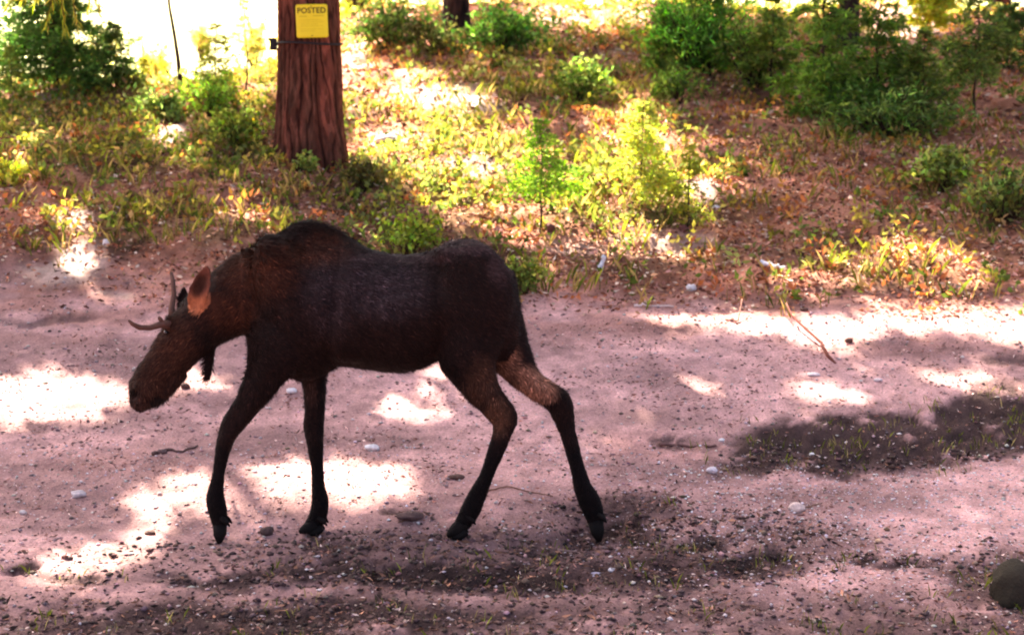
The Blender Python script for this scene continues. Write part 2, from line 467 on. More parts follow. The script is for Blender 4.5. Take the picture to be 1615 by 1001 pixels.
# leaf and needle litter
b = Bag()
def litter(n, y0, y1, L, W, pal, keep, lift=.012):
    x, y, z, px, py = rand_ground(n, y0, y1)
    k = R.random(len(x)) < keep(px, py, x, y)
    x, y, z = x[k], y[k], z[k]; n = len(x)
    D = R.normal(size=(n, 3)) * (1, 1, .28); C = np.stack([x, y, z + lift], 1)
    p = np.array(pal)[R.integers(0, len(pal), n)]
    V, q, c = leaves(C, D, R.uniform(.5, 1.3, n) * L, R.uniform(.5, 1.3, n) * W, p * np.exp(R.normal(size=(n, 1)) * .35))
    b.add(V, q, None, c)
PAL = [(.42, .16, .08), (.34, .13, .07), (.55, .30, .15), (.20, .08, .05), (.11, .045, .03), (.66, .48, .34), (.48, .22, .17)]
KL = lambda px, py, x, y: (1 - .6 * ell(px, py, SUN_PALE, .4)) * (1 - road_mask(px, py, x, y)) * (.35 + .65 * fbm(x * 2, y * 2, 63))
litter(80000, 10.5, 17, .055, .026, PAL, KL, .018)
litter(45000, 17, 32, .09, .05, PAL, KL, .03)
litter(30000, 6.4, 13, .035, .010, [(.32, .14, .10), (.20, .09, .07), (.6, .42, .36), (.09, .05, .04)], lambda px, py, x, y: road_mask(px, py, x, y) * sstep(.36, .62, fbm(x * 2.2, y * 2.2, 65)), .004)
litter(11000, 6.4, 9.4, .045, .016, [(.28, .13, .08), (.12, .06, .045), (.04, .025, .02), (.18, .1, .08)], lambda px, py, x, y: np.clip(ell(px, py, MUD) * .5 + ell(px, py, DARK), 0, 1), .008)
obj('leaf_litter', b.mesh('leaf_litter'), M_LITTER, kind='stuff')

# herbs and grass
b = Bag()
def herbs(n, y0, y1, keep, L, W, pal, h, per):
    x, y, z, px, py = rand_ground(n, y0, y1)
    k = R.random(len(x)) < keep(px, py, x, y)
    x, y, z = x[k], y[k], z[k]; n = len(x)
    if n == 0: return
    C = np.repeat(np.stack([x, y, z], 1), per, 0)
    hh = np.repeat(h * R.uniform(.3, 1.2, n), per)
    off = R.normal(size=(n * per, 3)) * np.stack([hh * .45, hh * .45, hh * 0], 1)
    C = C + off; C[:, 2] = ground_z(C[:, 0], C[:, 1]) + R.random(n * per) * hh
    D = R.normal(size=(n * per, 3)) + (0, 0, .25)
    p = np.repeat(np.array(pal)[R.integers(0, len(pal), n)] * np.exp(R.normal(size=(n, 1)) * .3), per, 0)
    V, q, c = leaves(C, D, R.uniform(.6, 1.3, n * per) * L, R.uniform(.7, 1.2, n * per) * W, p * np.exp(R.normal(size=(n * per, 1)) * .2))
    b.add(V, q, None, c)
def gk(px, py, x, y):
    return (1 - road_mask(px, py, x, y)) * ell(px, py, GREEN, .5) * (1 - .88 * ell(px, py, SUN_PALE, .4)) * sstep(.34, .62, fbm(x * 1.5, y * 1.5, 67))
HP = [(.17, .20, .045), (.26, .25, .05), (.11, .15, .04), (.32, .27, .07), (.22, .24, .08), (.34, .22, .10)]
herbs(8000, 11, 18, gk, .075, .045, HP, .15, 7)
herbs(6000, 18, 30, gk, .11, .065, HP, .2, 8)
herbs(12000, 10.5, 34, lambda px, py, x, y: .5 * (1 - road_mask(px, py, x, y)) * (1 - .85 * ell(px, py, SUN_PALE, .4)) * sstep(.42, .6, fbm(x * 1.4, y * 1.4, 68)), .08, .04, [(.11, .15, .035), (.2, .18, .05), (.32, .17, .06), (.36, .14, .07)], .18, 8)
herbs(2200, 29, 40, lambda px, py, x, y: (px > 520) * .8, .14, .09, HP, .35, 9)
obj('ground_cover', b.mesh('ground_cover'), M_LEAF, kind='stuff')
b = Bag()
def grass(n, y0, y1, keep, hgt, wd, pal, per=6):
    x, y, z, px, py = rand_ground(n, y0, y1)
    k = R.random(len(x)) < keep(px, py, x, y)
    x, y = x[k], y[k]; n = len(x)
    x = np.repeat(x, per) + R.normal(size=n * per) * .04; y = np.repeat(y, per) + R.normal(size=n * per) * .04
    z = ground_z(x, y); n = n * per
    a = R.uniform(0, 6.28, n); h = hgt * R.uniform(.3, 1.2, n); lean = R.uniform(.1, .8, n) * h
    s = np.stack([np.cos(a), np.sin(a), a * 0], 1); f = np.stack([-np.sin(a), np.cos(a), a * 0], 1)
    P = np.stack([x, y, z - .01], 1); wv = wd * R.uniform(.6, 1.3, n)[:, None]
    up = np.array([0, 0, 1.])
    V = np.stack([P - s * wv, P + s * wv, P + f * lean[:, None] * .35 + up * h[:, None] * .6 + s * wv * .6, P + f * lean[:, None] + up * h[:, None]], 1).reshape(-1, 3)
    p = np.array(pal)[R.integers(0, len(pal), n)] * np.exp(R.normal(size=(n, 1)) * .3)
    b.add(V, np.arange(4 * n).reshape(n, 4), None, np.repeat(p, 4, 0))
grass(10000, 11, 28, lambda px, py, x, y: (1 - road_mask(px, py, x, y)) * (.25 + .75 * ell(px, py, GREEN, .5)) * sstep(.35, .6, fbm(x * 1.3, y * 1.3, 69)), .17, .006,
      [(.16, .17, .03), (.26, .20, .07), (.35, .24, .10), (.10, .12, .025)])
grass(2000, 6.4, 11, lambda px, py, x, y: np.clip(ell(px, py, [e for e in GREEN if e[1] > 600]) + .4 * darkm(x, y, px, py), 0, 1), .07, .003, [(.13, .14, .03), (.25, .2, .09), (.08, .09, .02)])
obj('grass', b.mesh('grass'), M_LEAF, kind='stuff')

# ------------------------------------------------------------------ canopy trees (crowns above the frame added, foliage gapped to shape ground shade)
def bark_trunk(base, H, r0, r1, n=40, m=120, lean=(0, 0), col=(.10, .042, .033), flare=.35, ridge=.03, seed=1, yfix=None):
    """tapered furrowed trunk; local coordinates (origin at base)"""
    th = np.linspace(0, 2 * math.pi, n, endpoint=False)
    hs = H * np.linspace(0, 1, m) ** 1.7 - .25
    A, Hh = np.meshgrid(th, hs)
    t = np.clip(Hh / H, 0, 1)
    rad = r0 * (1 - t) + r1 * t + flare * r0 * np.exp(-np.clip(Hh, 0, None) / .45) * (.6 + .4 * np.cos(A * 5 + seed))
    uu = A * r0 / .085 + (fbm(A * 1.5, Hh * 1.2, seed) - .5) * 1.6
    # periodic furrows
    k = round(2 * math.pi * r0 / .085)
    ph = A / (2 * math.pi) * k + (fbm(np.cos(A) * 2.2 + 9, Hh * 1.9 + np.sin(A) * 2.2, seed, 3) - .5) * 3.0
    f = np.abs((ph % 1) - .5) * 2
    cut = Hh * 4.2 + hsh(np.floor(ph), np.floor(ph) * 0, seed + 8) * 7
    cut = cut + (fbm(np.cos(A) * 9, Hh * 6 + np.sin(A) * 9, seed + 6, 3) - .5) * 2.4; f = f * (.6 + .4 * sstep(0, .12, (cut % 1)) * sstep(0, .12, 1 - (cut % 1))) * (.75 + .5 * fbm(np.cos(A) * 16, Hh * 9 + np.sin(A) * 16, seed + 7, 3))
    cells = hsh(np.floor(ph), np.floor(cut), seed + 5) * .7 + .5 * fbm(np.cos(A) * 22, Hh * 13 + np.sin(A) * 22, seed + 4, 3)
    d = ridge * .75 * (sstep(0, .35, f * (.5 + 1.1 * fbm(np.cos(A) * 10, Hh * 5 + np.sin(A) * 10, seed + 14, 4))) - 1) + ridge * .5 * (cells - .5) + ridge * 1.0 * (fbm(np.cos(A) * 12 + Hh * .5, Hh * 14 + np.sin(A) * 12, seed + 2, 3) - .5)
    d = d + ridge * .9 * (fbm(np.cos(A) * 7 + 3, Hh * 3.2 + np.sin(A) * 7, seed + 12, 5) - .5)
    rad = rad + d
    X_ = rad * np.cos(A) + lean[0] * Hh; Y_ = rad * np.sin(A) + lean[1] * Hh
    V = np.stack([X_, Y_, Hh], -1).reshape(-1, 3)
    i = np.arange(n * m).reshape(m, n)
    q = np.stack([i[:-1], np.roll(i[:-1], -1, 1), np.roll(i[1:], -1, 1), i[1:]], -1).reshape(-1, 4)
    tone = (.42 + .65 * sstep(0, .5, f * (.4 + 1.2 * fbm(np.cos(A) * 10, Hh * 5 + np.sin(A) * 10, seed + 14, 4)))) * (.25 + 1.35 * cells)
    c = np.array(col)[None, None] * tone[..., None]
    pl = (vnoise(np.cos(A) * 6, Hh * 2.2 + np.sin(A) * 6, seed + 9) - .5)[..., None]
    c = c * (1 + pl * np.array([.9, .5, .5]))
    return mesh_np('trunk', V, q, np.clip(c.reshape(-1, 3), .004, 1), True)

CROWNS = []   # (tree, centre, radii)
def canopy_tree(name_kind, label, x, y, r0, H, crowns, n=30, m=60, flare=.35, group='tall conifers of the wood', col=(.10, .042, .033), seed=1, ridge=.03):
    z = float(ground_z(x, y))
    t = thing(name_kind, label, 'tree', (x, y, z), group)
    obj('trunk', bark_trunk(None, H, r0, r0 * .3, n, m, seed=seed, flare=flare, col=col, ridge=ridge), M_BARK, t)
    for c in crowns: CROWNS.append((t, np.array([x + c[0], y + c[1], z + c[2]]), np.array(c[3:6]), H))
    return t
TY = float(ghit(490, 272)[1]) + .36; TK = TY / 15.2; TP = at(491, 238, TY)
print('TY', TY)
big = canopy_tree('pine_tree', 'thick furrowed pine trunk carrying the yellow sign', TP[0], TY, .315 * TK, 17, [(0, 0, 10, 5.0, 5.0, 6.2)], 320, 520, .26, seed=3, ridge=.030, col=(.125, .042, .026))
canopy_tree('pine_tree', 'dark trunk rising between two low bushes at the top, right of the signed tree', at(720, 40, 24)[0], 24, .20, 18, [(0, 0, 11, 4.6, 4.6, 6.5)], seed=4, col=(.05, .025, .02))
canopy_tree('pine_tree', 'dark trunk half hidden inside the large bush on the right', 4.9, 22.5, .14, 17, [(0, 0, 11, 4.4, 4.4, 6)], seed=5, col=(.04, .025, .02))
canopy_tree('pine_tree', 'unseen tall pine outside the left edge shading the dirt clearing', -7.6, 14.5, .25, 17, [(0, 0, 10, 4.8, 4.8, 6.3)], seed=6)
canopy_tree('pine_tree', 'unseen tall shade pine outside the left edge further up the slope', -9.3, 21.5, .25, 18, [(0, 0, 11, 4.8, 4.8, 6.5)], seed=7)
canopy_tree('pine_tree', 'tall conifer rising behind the dark bushes right of the signed trunk', -3.2 + .25, 30.5, .17, 18, [(0, 0, 11.5, 4.4, 4.4, 6)], seed=8, col=(.05, .025, .02))
canopy_tree('pine_tree', 'tall conifer rising behind the green bush at top centre right', 3.6, 29.5, .17, 18, [(0, 0, 11.5, 4.6, 4.6, 6.5)], seed=9, col=(.05, .025, .02))
canopy_tree('pine_tree', 'unseen tall shade pine outside the right edge beside the slope', 8.6, 21, .22, 17, [(0, 0, 11, 4.2, 4.2, 6)], seed=10)
canopy_tree('pine_tree', 'tall conifer rising behind the dark fir at upper left', -6.1, 20.8, .16, 17, [(0, 0, 12, 4.2, 4.2, 5)], seed=11, col=(.05, .025, .02))
canopy_tree('pine_tree', 'tall conifer at the crest near the top right corner', 9.3, 29.5, .18, 17, [(0, 0, 11, 4.4, 4.4, 6)], seed=12, col=(.05, .025, .02))
canopy_tree('pine_tree', 'unseen tall shade pine outside the left edge beyond the crest', -12.0, 28.5, .2, 17, [(0, 0, 11, 5, 5, 6)], seed=13)

gx, gy = np.meshgrid(np.arange(-6.5, 11.5, .2), np.arange(5.0, 31.5, .2))
gx = gx.ravel() + R.uniform(-.1, .1, gx.size); gy = gy.ravel() + R.uniform(-.1, .1, gy.size)
gz = ground_z(gx, gy); gpx, gpy = proj(gx, gy, gz)
b_ = sstep(-3.4, -1.2, gx * 15.2 / np.maximum(gy, 10))
open_ = (b_ < .5) & (gy > 20.0)
vis = (np.abs(gx) < .37 * gy + 1.0)
LM = lit_mask(gpx, gpy, gx, gy)
shade = (LM < .5) & ~open_ & vis
G = np.stack([gx, gy, gz], 1)[shade]
own = -np.ones((4, len(G)), int); pos = np.zeros((4, len(G), 3))
cov = np.zeros(len(G), bool)
for k in range(4):
    done = np.zeros(len(G), bool)
    for trial in range(26):
        t = R.uniform(4.5, 22, len(G))
        P = G + TO_SUN * t[:, None] + R.normal(size=(len(G), 3)) * .05
        o = -np.ones(len(G), int)
        for ci, (tr, c, r, H) in enumerate(CROWNS):
            d = (((P - c) / r) ** 2).sum(1)
            o = np.where((d < 1) & (o < 0), ci, o)
        # stay above what the camera sees
        _, ppy = proj(P[:, 0], P[:, 1], P[:, 2])
        ok = (o >= 0) & ~done & (ppy < -60)
        own[k][ok] = o[ok]; pos[k][ok] = P[ok]; done |= ok
    cov |= done
print('canopy coverage', cov.mean(), 'targets', len(G))
allP = pos.reshape(-1, 3)[own.ravel() >= 0]; allO = own.ravel()[own.ravel() >= 0]
# extra foliage all through the crowns, kept out of the sunny gaps
ex = []; eo = []
for ci, (tr, c, r, H) in enumerate(CROWNS):
    n = 1500
    v = unit(R.normal(size=(n, 3))) * (R.random((n, 1)) ** .4)
    P = c + v * r
    s = P.copy(); 
    for _ in range(8):
        s = P - TO_SUN * ((P[:, 2] - zfun(s[:, 0], s[:, 1])) / TO_SUN[2])[:, None]
    z_ = ground_z(s[:, 0], s[:, 1]); a_, c_ = proj(s[:, 0], s[:, 1], z_)
    inreg = (s[:, 0] > -8) & (s[:, 0] < 12) & (s[:, 1] > 4.5) & (s[:, 1] < 33) & (np.abs(s[:, 0]) < .4 * s[:, 1] + 1)
    bb = sstep(-3.4, -1.2, s[:, 0] * 15.2 / np.maximum(s[:, 1], 10))
    bad = inreg & ((lit_mask(a_, c_, s[:, 0], s[:, 1]) > .3) | ((bb < .5) & (s[:, 1] > 19.6)))
    _, ppy = proj(P[:, 0], P[:, 1], P[:, 2])
    keep = ~bad & (ppy < -60)
    ex.append(P[keep]); eo.append(np.full(keep.sum(), ci))
allP = np.concatenate([allP] + ex); allO = np.concatenate([allO] + eo)
for ci, (tr, c, r, H) in enumerate(CROWNS):
    P = allP[allO == ci]; org = np.array(tr.location)
    b = Bag(); per = 11
    C = np.repeat(P, per, 0) + R.normal(size=(len(P) * per, 3)) * .07
    D = R.normal(size=C.shape)
    s_ = C.copy()
    for _ in range(7):
        s_ = C - TO_SUN * ((C[:, 2] - zfun(s_[:, 0], s_[:, 1])) / TO_SUN[2])[:, None]
    a_, c_ = proj(s_[:, 0], s_[:, 1], zfun(s_[:, 0], s_[:, 1]))
    bb = sstep(-3.4, -1.2, s_[:, 0] * 15.2 / np.maximum(s_[:, 1], 10))
    inr = (s_[:, 1] > 5) & (s_[:, 1] < 40)
    drop = inr & ((lit_mask(a_, c_, s_[:, 0], s_[:, 1]) > .14 + .60 * R.random(len(C))) | ((bb < .5) & (s_[:, 1] > 19.6)) & (np.abs(s_[:, 0]) < .4 * s_[:, 1] + 1))
    C = C[~drop]; D = D[~drop]
    V, q, cc = leaves(C, D, R.uniform(.12, .26, len(C)), R.uniform(.05, .10, len(C)), vary((.045, .075, .02), len(C), .3, .1))
    b.add(V, q, None, cc)
    obj('crown', b.mesh('crown', org), M_NEEDLE, tr)
    b = Bag()
    sel = R.permutation(len(P))[:70]
    for p in P[sel]:
        dz = np.linalg.norm((p - org)[:2]); s0 = np.array([org[0], org[1], max(org[2] + 2.5, p[2] - dz * .35)])
        mid = (s0 + p) / 2 + (0, 0, .15 * dz)
        if proj(mid[0], mid[1], mid[2])[1] > -40: continue
        k_ = np.linspace(0, 1, 14)[:, None]; L_ = np.where(k_ < .5, s0 + (mid - s0) * k_ * 2, mid + (p - mid) * (k_ * 2 - 1)); s_ = L_.copy()
        for _ in range(7): s_ = L_ - TO_SUN * ((L_[:, 2] - zfun(s_[:, 0], s_[:, 1])) / TO_SUN[2])[:, None]
        a_, c_ = proj(s_[:, 0], s_[:, 1], zfun(s_[:, 0], s_[:, 1]))
        if ((lit_mask(a_, c_, s_[:, 0], s_[:, 1]) > .4) & (s_[:, 1] > 5)).any(): continue
        V, q, t = tube([s0, mid, p], [.05, .03, .01], 5); b.add(V, q, t, (.06, .035, .028))
    if b.n: obj('limbs', b.mesh('limbs', org), M_BARK, tr, 'stuff')

# ------------------------------------------------------------------ saplings, firs and bushes
def conifer(label, px, pb, pt, wpx, cs=.15, nb=60, tl=.05, tw=.012, col=(.06, .10, .02), lean=(0, 0), droop=-.1, dens=1.0, sr=.010, shape=.8, group=None, kind='fir_sapling', cat='sapling', Y=None, skew=0, stemcol=(.05, .03, .022)):
    g = ghit(px, pb) if Y is None else at(px, pb, Y)
    if Y is not None: g[2] = float(zfun(g[0], g[1]))
    g[2] = float(ground_z(g[0], g[1]))
    sc = F / g[1]; H = (pb - pt) / sc; Rr = wpx / 2 / sc
    t = thing(kind, label, cat, g, group)
    hs = np.linspace(-.04, H, 14); wob = np.cumsum(R.normal(size=(14, 2)) * .006 * H, 0)
    path = np.stack([lean[0] * hs + wob[:, 0], lean[1] * hs + wob[:, 1], hs], 1)
    r = sr * H * (1 - .88 * np.linspace(0, 1, 14)) + .002
    V, q, tt = tube(path, r, 7)
    obj('trunk', Bag().add(V, q, tt, stemcol).mesh('trunk', smooth=True), M_TWIG, t)
    bb = Bag(); fb = Bag(); Cs = []; Ds = []
    for i in range(nb):
        f = R.random() ** 1.1; hh = H * (cs + (1 - cs) * f)
        s0 = np.array([np.interp(hh, hs, path[:, 0]), np.interp(hh, hs, path[:, 1]), hh])
        L = Rr * ((1 - f) ** shape * .95 + .08) * R.uniform(.55, 1.1); az = R.uniform(0, 6.283)
        L *= 1 + skew * math.cos(az)
        d = np.array([math.cos(az), math.sin(az), 0.]); side = np.array([-d[1], d[0], 0])
        e = s0 + d * L + np.array([0, 0, L * (droop + R.normal() * .18)])
        md = (s0 + e) / 2 + np.array([0, 0, .08 * L])
        V, q, tt = tube([s0, md, e], np.array([.006, .004, .0015]) * max(.6, H * .7), 4); bb.add(V, q, tt, stemcol)
        n = max(6, int(L / .023 * dens)); s = R.random(n) ** .7
        P = s0 * ((1 - s) ** 2)[:, None] + md * (2 * s * (1 - s))[:, None] + e * (s ** 2)[:, None]
        off = R.uniform(-1, 1, n) * .38 * L * (1 - s * .75)
        P = P + side * off[:, None] + np.stack([np.zeros(n), np.zeros(n), R.normal(size=n) * .05 * L - np.abs(off) * .15], 1)
        Cs.append(np.repeat(P, 5, 0)); Ds.append(np.repeat(d[None] * .6 + side * np.sign(off)[:, None] * .6, 5, 0) + R.normal(size=(n * 5, 3)) * .45)
    C = np.concatenate(Cs); D = np.concatenate(Ds)
    clump = .7 + .6 * fbm(C[:, 0] * 6 + C[:, 1] * 4, C[:, 2] * 6, 81)[:, None]
    V, q, c = leaves(C, D, R.uniform(.6, 1.3, len(C)) * tl, R.uniform(.7, 1.3, len(C)) * tw, vary(np.array(col) * 2.7 + np.array([.02, .015, .004]), len(C), .26, .12) * clump)
    fb.add(V, q, None, c)
    obj('branches', bb.mesh('branches'), M_TWIG, t, 'stuff')
    o = obj('foliage', fb.mesh('foliage'), M_LEAF, t)
    return t

def bush(label, px, pb, pt, wpx, nst=26, per=70, L=.07, W=.04, col=(.05, .10, .02), Y=None, group=None, kind='bush', cat='bush', spread=.2, flat=1.0, low=.15, offs=0):
    g = ghit(px, pb) if Y is None else at(px, pb, Y)
    g[2] = float(ground_z(g[0], g[1])); sc = F / g[1]; H = (pb - pt) / sc; Rr = wpx / 2 / sc
    t = thing(kind, label, cat, g, group)
    sb = Bag(); Cs = []
    nst = int(nst * 1.5); per = int(per * .42); tone = []
    for i in range(nst):
        v = unit(R.normal(size=3)) * R.random() ** .5 * (1.1 if R.random() < .75 else R.uniform(1.1, 1.4))
        tip = np.array([v[0] * Rr * .85 + offs * Rr, v[1] * Rr * .7 * flat, H * (low + (1 - low) * (.5 + .46 * v[2]))])
        md = tip * (.5, .5, .62) + R.normal(size=3) * .04
        V, q, tt = tube([(R.normal() * .03, R.normal() * .03, -.03), md, tip], [.012 * H, .008 * H, .003], 5); sb.add(V, q, tt, (.05, .03, .02))
        s = R.random(per)[:, None] ** .5
        P = md * (1 - s) + tip * s + R.normal(size=(per, 3)) * spread * R.uniform(.35, 1.0) * np.array([Rr, Rr, H * .5]) * np.array([1, 1, .8]); tone.append(np.full(per, math.exp(R.normal() * .35)))
        P[:, 2] = np.maximum(P[:, 2], .03)
        Cs.append(P)
    C = np.concatenate(Cs); D = R.normal(size=C.shape) + (0, 0, -.15)
    clump = np.concatenate(tone)[:, None]
    V, q, c = leaves(C, D, R.uniform(.6, 1.3, len(C)) * L, R.uniform(.7, 1.2, len(C)) * W, vary(np.array(col) * 2.9 + np.array([.02, .015, .004]), len(C), .3, .14) * clump)
    obj('stems', sb.mesh('stems'), M_TWIG, t, 'stuff')
    obj('foliage', Bag().add(V, q, None, c).mesh('foliage'), M_LEAF, t)
    return t

SG = 'young conifers on the slope'; BG = 'bushes on the slope'
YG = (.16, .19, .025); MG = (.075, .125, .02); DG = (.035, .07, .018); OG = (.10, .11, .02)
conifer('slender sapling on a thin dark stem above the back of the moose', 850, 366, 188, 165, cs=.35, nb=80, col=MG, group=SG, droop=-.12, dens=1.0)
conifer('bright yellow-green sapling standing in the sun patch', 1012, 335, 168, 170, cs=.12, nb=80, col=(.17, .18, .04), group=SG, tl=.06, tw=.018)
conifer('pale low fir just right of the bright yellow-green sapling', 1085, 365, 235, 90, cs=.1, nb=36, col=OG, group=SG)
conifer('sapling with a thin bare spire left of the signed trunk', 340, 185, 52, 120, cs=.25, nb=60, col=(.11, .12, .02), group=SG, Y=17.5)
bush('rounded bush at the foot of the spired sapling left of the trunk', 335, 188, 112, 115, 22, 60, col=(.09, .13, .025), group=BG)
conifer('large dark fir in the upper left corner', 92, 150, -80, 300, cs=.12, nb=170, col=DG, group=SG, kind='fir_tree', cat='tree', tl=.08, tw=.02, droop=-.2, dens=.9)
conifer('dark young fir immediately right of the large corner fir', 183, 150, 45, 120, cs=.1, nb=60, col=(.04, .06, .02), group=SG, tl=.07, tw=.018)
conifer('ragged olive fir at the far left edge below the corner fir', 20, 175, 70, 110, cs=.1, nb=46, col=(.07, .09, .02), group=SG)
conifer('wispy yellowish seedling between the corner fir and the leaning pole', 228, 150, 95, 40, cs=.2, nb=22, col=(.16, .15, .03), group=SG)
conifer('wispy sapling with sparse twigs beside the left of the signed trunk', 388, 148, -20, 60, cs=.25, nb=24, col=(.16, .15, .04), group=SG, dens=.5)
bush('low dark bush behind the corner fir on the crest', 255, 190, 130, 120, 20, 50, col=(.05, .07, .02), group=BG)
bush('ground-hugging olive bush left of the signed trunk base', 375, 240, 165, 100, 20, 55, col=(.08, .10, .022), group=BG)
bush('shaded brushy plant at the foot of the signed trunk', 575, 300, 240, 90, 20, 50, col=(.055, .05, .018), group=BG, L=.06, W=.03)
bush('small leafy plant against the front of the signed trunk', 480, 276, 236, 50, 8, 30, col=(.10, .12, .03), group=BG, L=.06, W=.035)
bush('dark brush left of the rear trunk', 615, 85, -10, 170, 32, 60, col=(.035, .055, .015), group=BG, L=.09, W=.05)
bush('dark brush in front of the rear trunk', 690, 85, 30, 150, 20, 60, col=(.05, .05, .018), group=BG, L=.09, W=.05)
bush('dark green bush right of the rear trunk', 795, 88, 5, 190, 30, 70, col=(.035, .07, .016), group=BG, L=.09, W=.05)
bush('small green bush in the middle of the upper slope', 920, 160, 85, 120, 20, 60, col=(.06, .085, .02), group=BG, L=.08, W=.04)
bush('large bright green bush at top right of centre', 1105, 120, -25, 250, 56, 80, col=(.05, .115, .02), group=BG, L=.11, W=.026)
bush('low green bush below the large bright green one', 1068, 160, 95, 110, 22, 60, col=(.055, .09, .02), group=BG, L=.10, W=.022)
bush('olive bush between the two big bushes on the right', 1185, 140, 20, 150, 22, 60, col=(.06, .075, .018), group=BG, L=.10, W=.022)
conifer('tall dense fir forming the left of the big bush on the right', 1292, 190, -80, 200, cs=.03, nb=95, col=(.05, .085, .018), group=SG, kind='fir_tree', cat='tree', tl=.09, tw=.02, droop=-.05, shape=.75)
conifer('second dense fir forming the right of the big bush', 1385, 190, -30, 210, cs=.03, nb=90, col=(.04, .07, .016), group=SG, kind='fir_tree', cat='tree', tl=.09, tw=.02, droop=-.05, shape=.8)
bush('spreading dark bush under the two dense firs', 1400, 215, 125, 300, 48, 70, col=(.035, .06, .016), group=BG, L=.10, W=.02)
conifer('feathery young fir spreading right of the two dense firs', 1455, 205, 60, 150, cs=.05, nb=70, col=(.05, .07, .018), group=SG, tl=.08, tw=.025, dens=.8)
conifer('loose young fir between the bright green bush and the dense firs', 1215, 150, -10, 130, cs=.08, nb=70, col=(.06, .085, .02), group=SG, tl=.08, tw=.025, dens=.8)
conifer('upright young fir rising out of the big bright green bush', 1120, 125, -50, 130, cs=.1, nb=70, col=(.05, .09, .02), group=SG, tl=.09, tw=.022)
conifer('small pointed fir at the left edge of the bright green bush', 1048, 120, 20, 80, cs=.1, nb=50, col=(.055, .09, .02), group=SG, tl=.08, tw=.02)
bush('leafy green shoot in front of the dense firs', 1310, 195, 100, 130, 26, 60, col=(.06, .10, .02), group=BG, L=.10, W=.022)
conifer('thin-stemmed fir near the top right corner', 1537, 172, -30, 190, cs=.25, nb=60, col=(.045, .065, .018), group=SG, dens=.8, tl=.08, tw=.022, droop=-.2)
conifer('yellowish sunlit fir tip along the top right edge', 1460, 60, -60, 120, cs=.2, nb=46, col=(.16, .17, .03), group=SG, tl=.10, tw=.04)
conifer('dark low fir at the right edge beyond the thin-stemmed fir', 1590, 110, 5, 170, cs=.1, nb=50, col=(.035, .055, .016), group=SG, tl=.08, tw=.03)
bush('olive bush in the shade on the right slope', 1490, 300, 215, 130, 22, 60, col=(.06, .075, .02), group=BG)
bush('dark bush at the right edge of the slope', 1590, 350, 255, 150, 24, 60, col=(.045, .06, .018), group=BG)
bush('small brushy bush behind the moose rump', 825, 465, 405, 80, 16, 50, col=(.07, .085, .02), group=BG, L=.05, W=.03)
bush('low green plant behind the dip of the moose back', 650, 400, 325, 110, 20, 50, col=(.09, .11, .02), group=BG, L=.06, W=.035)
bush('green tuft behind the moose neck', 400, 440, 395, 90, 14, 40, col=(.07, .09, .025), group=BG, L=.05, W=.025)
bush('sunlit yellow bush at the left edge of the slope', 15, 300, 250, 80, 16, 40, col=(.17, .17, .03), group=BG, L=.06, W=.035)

MS = 'pale sunlit shrubs in the meadow'
for lab, px_, top_, w_, Y_, c_ in [('pale sunlit shrub in the meadow above the corner fir tips', 150, 40, 110, 46, (.30, .28, .09)), ('hazy yellow shrub in the meadow left of the signed trunk', 400, 20, 70, 40, (.34, .30, .10)),
        ('faint shrub in the meadow between the leaning pole and the spired sapling', 318, 30, 60, 52, (.36, .30, .12)), ('low pale shrub in the meadow left of the leaning pole', 245, 60, 60, 38, (.32, .30, .10)),
        ('sunlit yellow shrub at the top edge right of the signed trunk', 562, -20, 60, 33, (.26, .27, .05)), ('sunlit shrub on the crest beyond the rear trunk', 880, -15, 100, 34, (.24, .25, .05)),
        ('sunlit shrub on the crest left of the big green bush', 985, -10, 90, 35, (.20, .22, .04)), ('sunlit shrub on the crest near the thin-stemmed fir', 1500, -40, 130, 36, (.22, .24, .04))]:
    g_ = np.array([at(px_, 60, Y_)[0], Y_, 0.]); g_[2] = float(ground_z(g_[0], g_[1])); pb_ = float(proj(g_[0], g_[1], g_[2])[1])
    bush(lab, px_, pb_, top_, w_, 20, 40, L=.16, W=.09, col=tuple(v * .5 for v in c_), Y=Y_, group=MS, kind='shrub', cat='shrub')
# leaning dead poles
def pole(label, pts, Y, r, col, name='dead_sapling'):
    P = [at(px, py, Y) for px, py in pts]
    g = P[0].copy(); g[2] = min(g[2], float(ground_z(g[0], g[1]))); P[0] = g - (0, 0, .05)
    rr = np.linspace(r, r * .35, len(P))
    V, q, t = tube(P, rr, 8)
    o = obj(name, Bag().add(V, q, t, col).mesh(name, g, True), M_TWIG); o.location = tuple(g)
    tag(o, label, 'sapling'); return o
pole('thin dark leaning bare pole against the bright meadow', [(284, 150), (284, 126), (281, 95), (275, 55), (267, 10), (262, -40), (256, -110)], 19, .035, (.035, .016, .018))
pole('very thin pale bare stem left of the dark leaning pole', [(232, 150), (228, 110), (224, 60), (220, -10), (217, -80)], 19.3, .012, (.2, .13, .07))

# overhanging spray at the top left
b = Bag(); org = at(100, -50, 10.5)
for k in range(9):
    a0 = at(95 + R.normal() * 10, -70, 10.5); e = at(100 + (k - 4) * 22 + R.normal() * 6, 38 + R.normal() * 14 - abs(k - 4) * 6, 10.5 + R.normal() * .3)
    V, q, t = tube([a0, (a0 + e) / 2 + (0, 0, .03), e], [.008, .005, .002], 5); b.add(V, q, t, (.12, .08, .04))
    s = R.random(60)[:, None]; P = a0 * (1 - s) + e * s
    V, q, c = leaves(P, (e - a0)[None] * .9 + R.normal(size=(60, 3)) * .12, .10, .008, vary((.26, .26, .05), 60, .2, .1)); b.add(V, q, None, c)
tag(obj('branch', b.mesh('branch', org), M_LEAF), 'yellow-green needle branch hanging into the top left corner', 'branch').location = tuple(org)

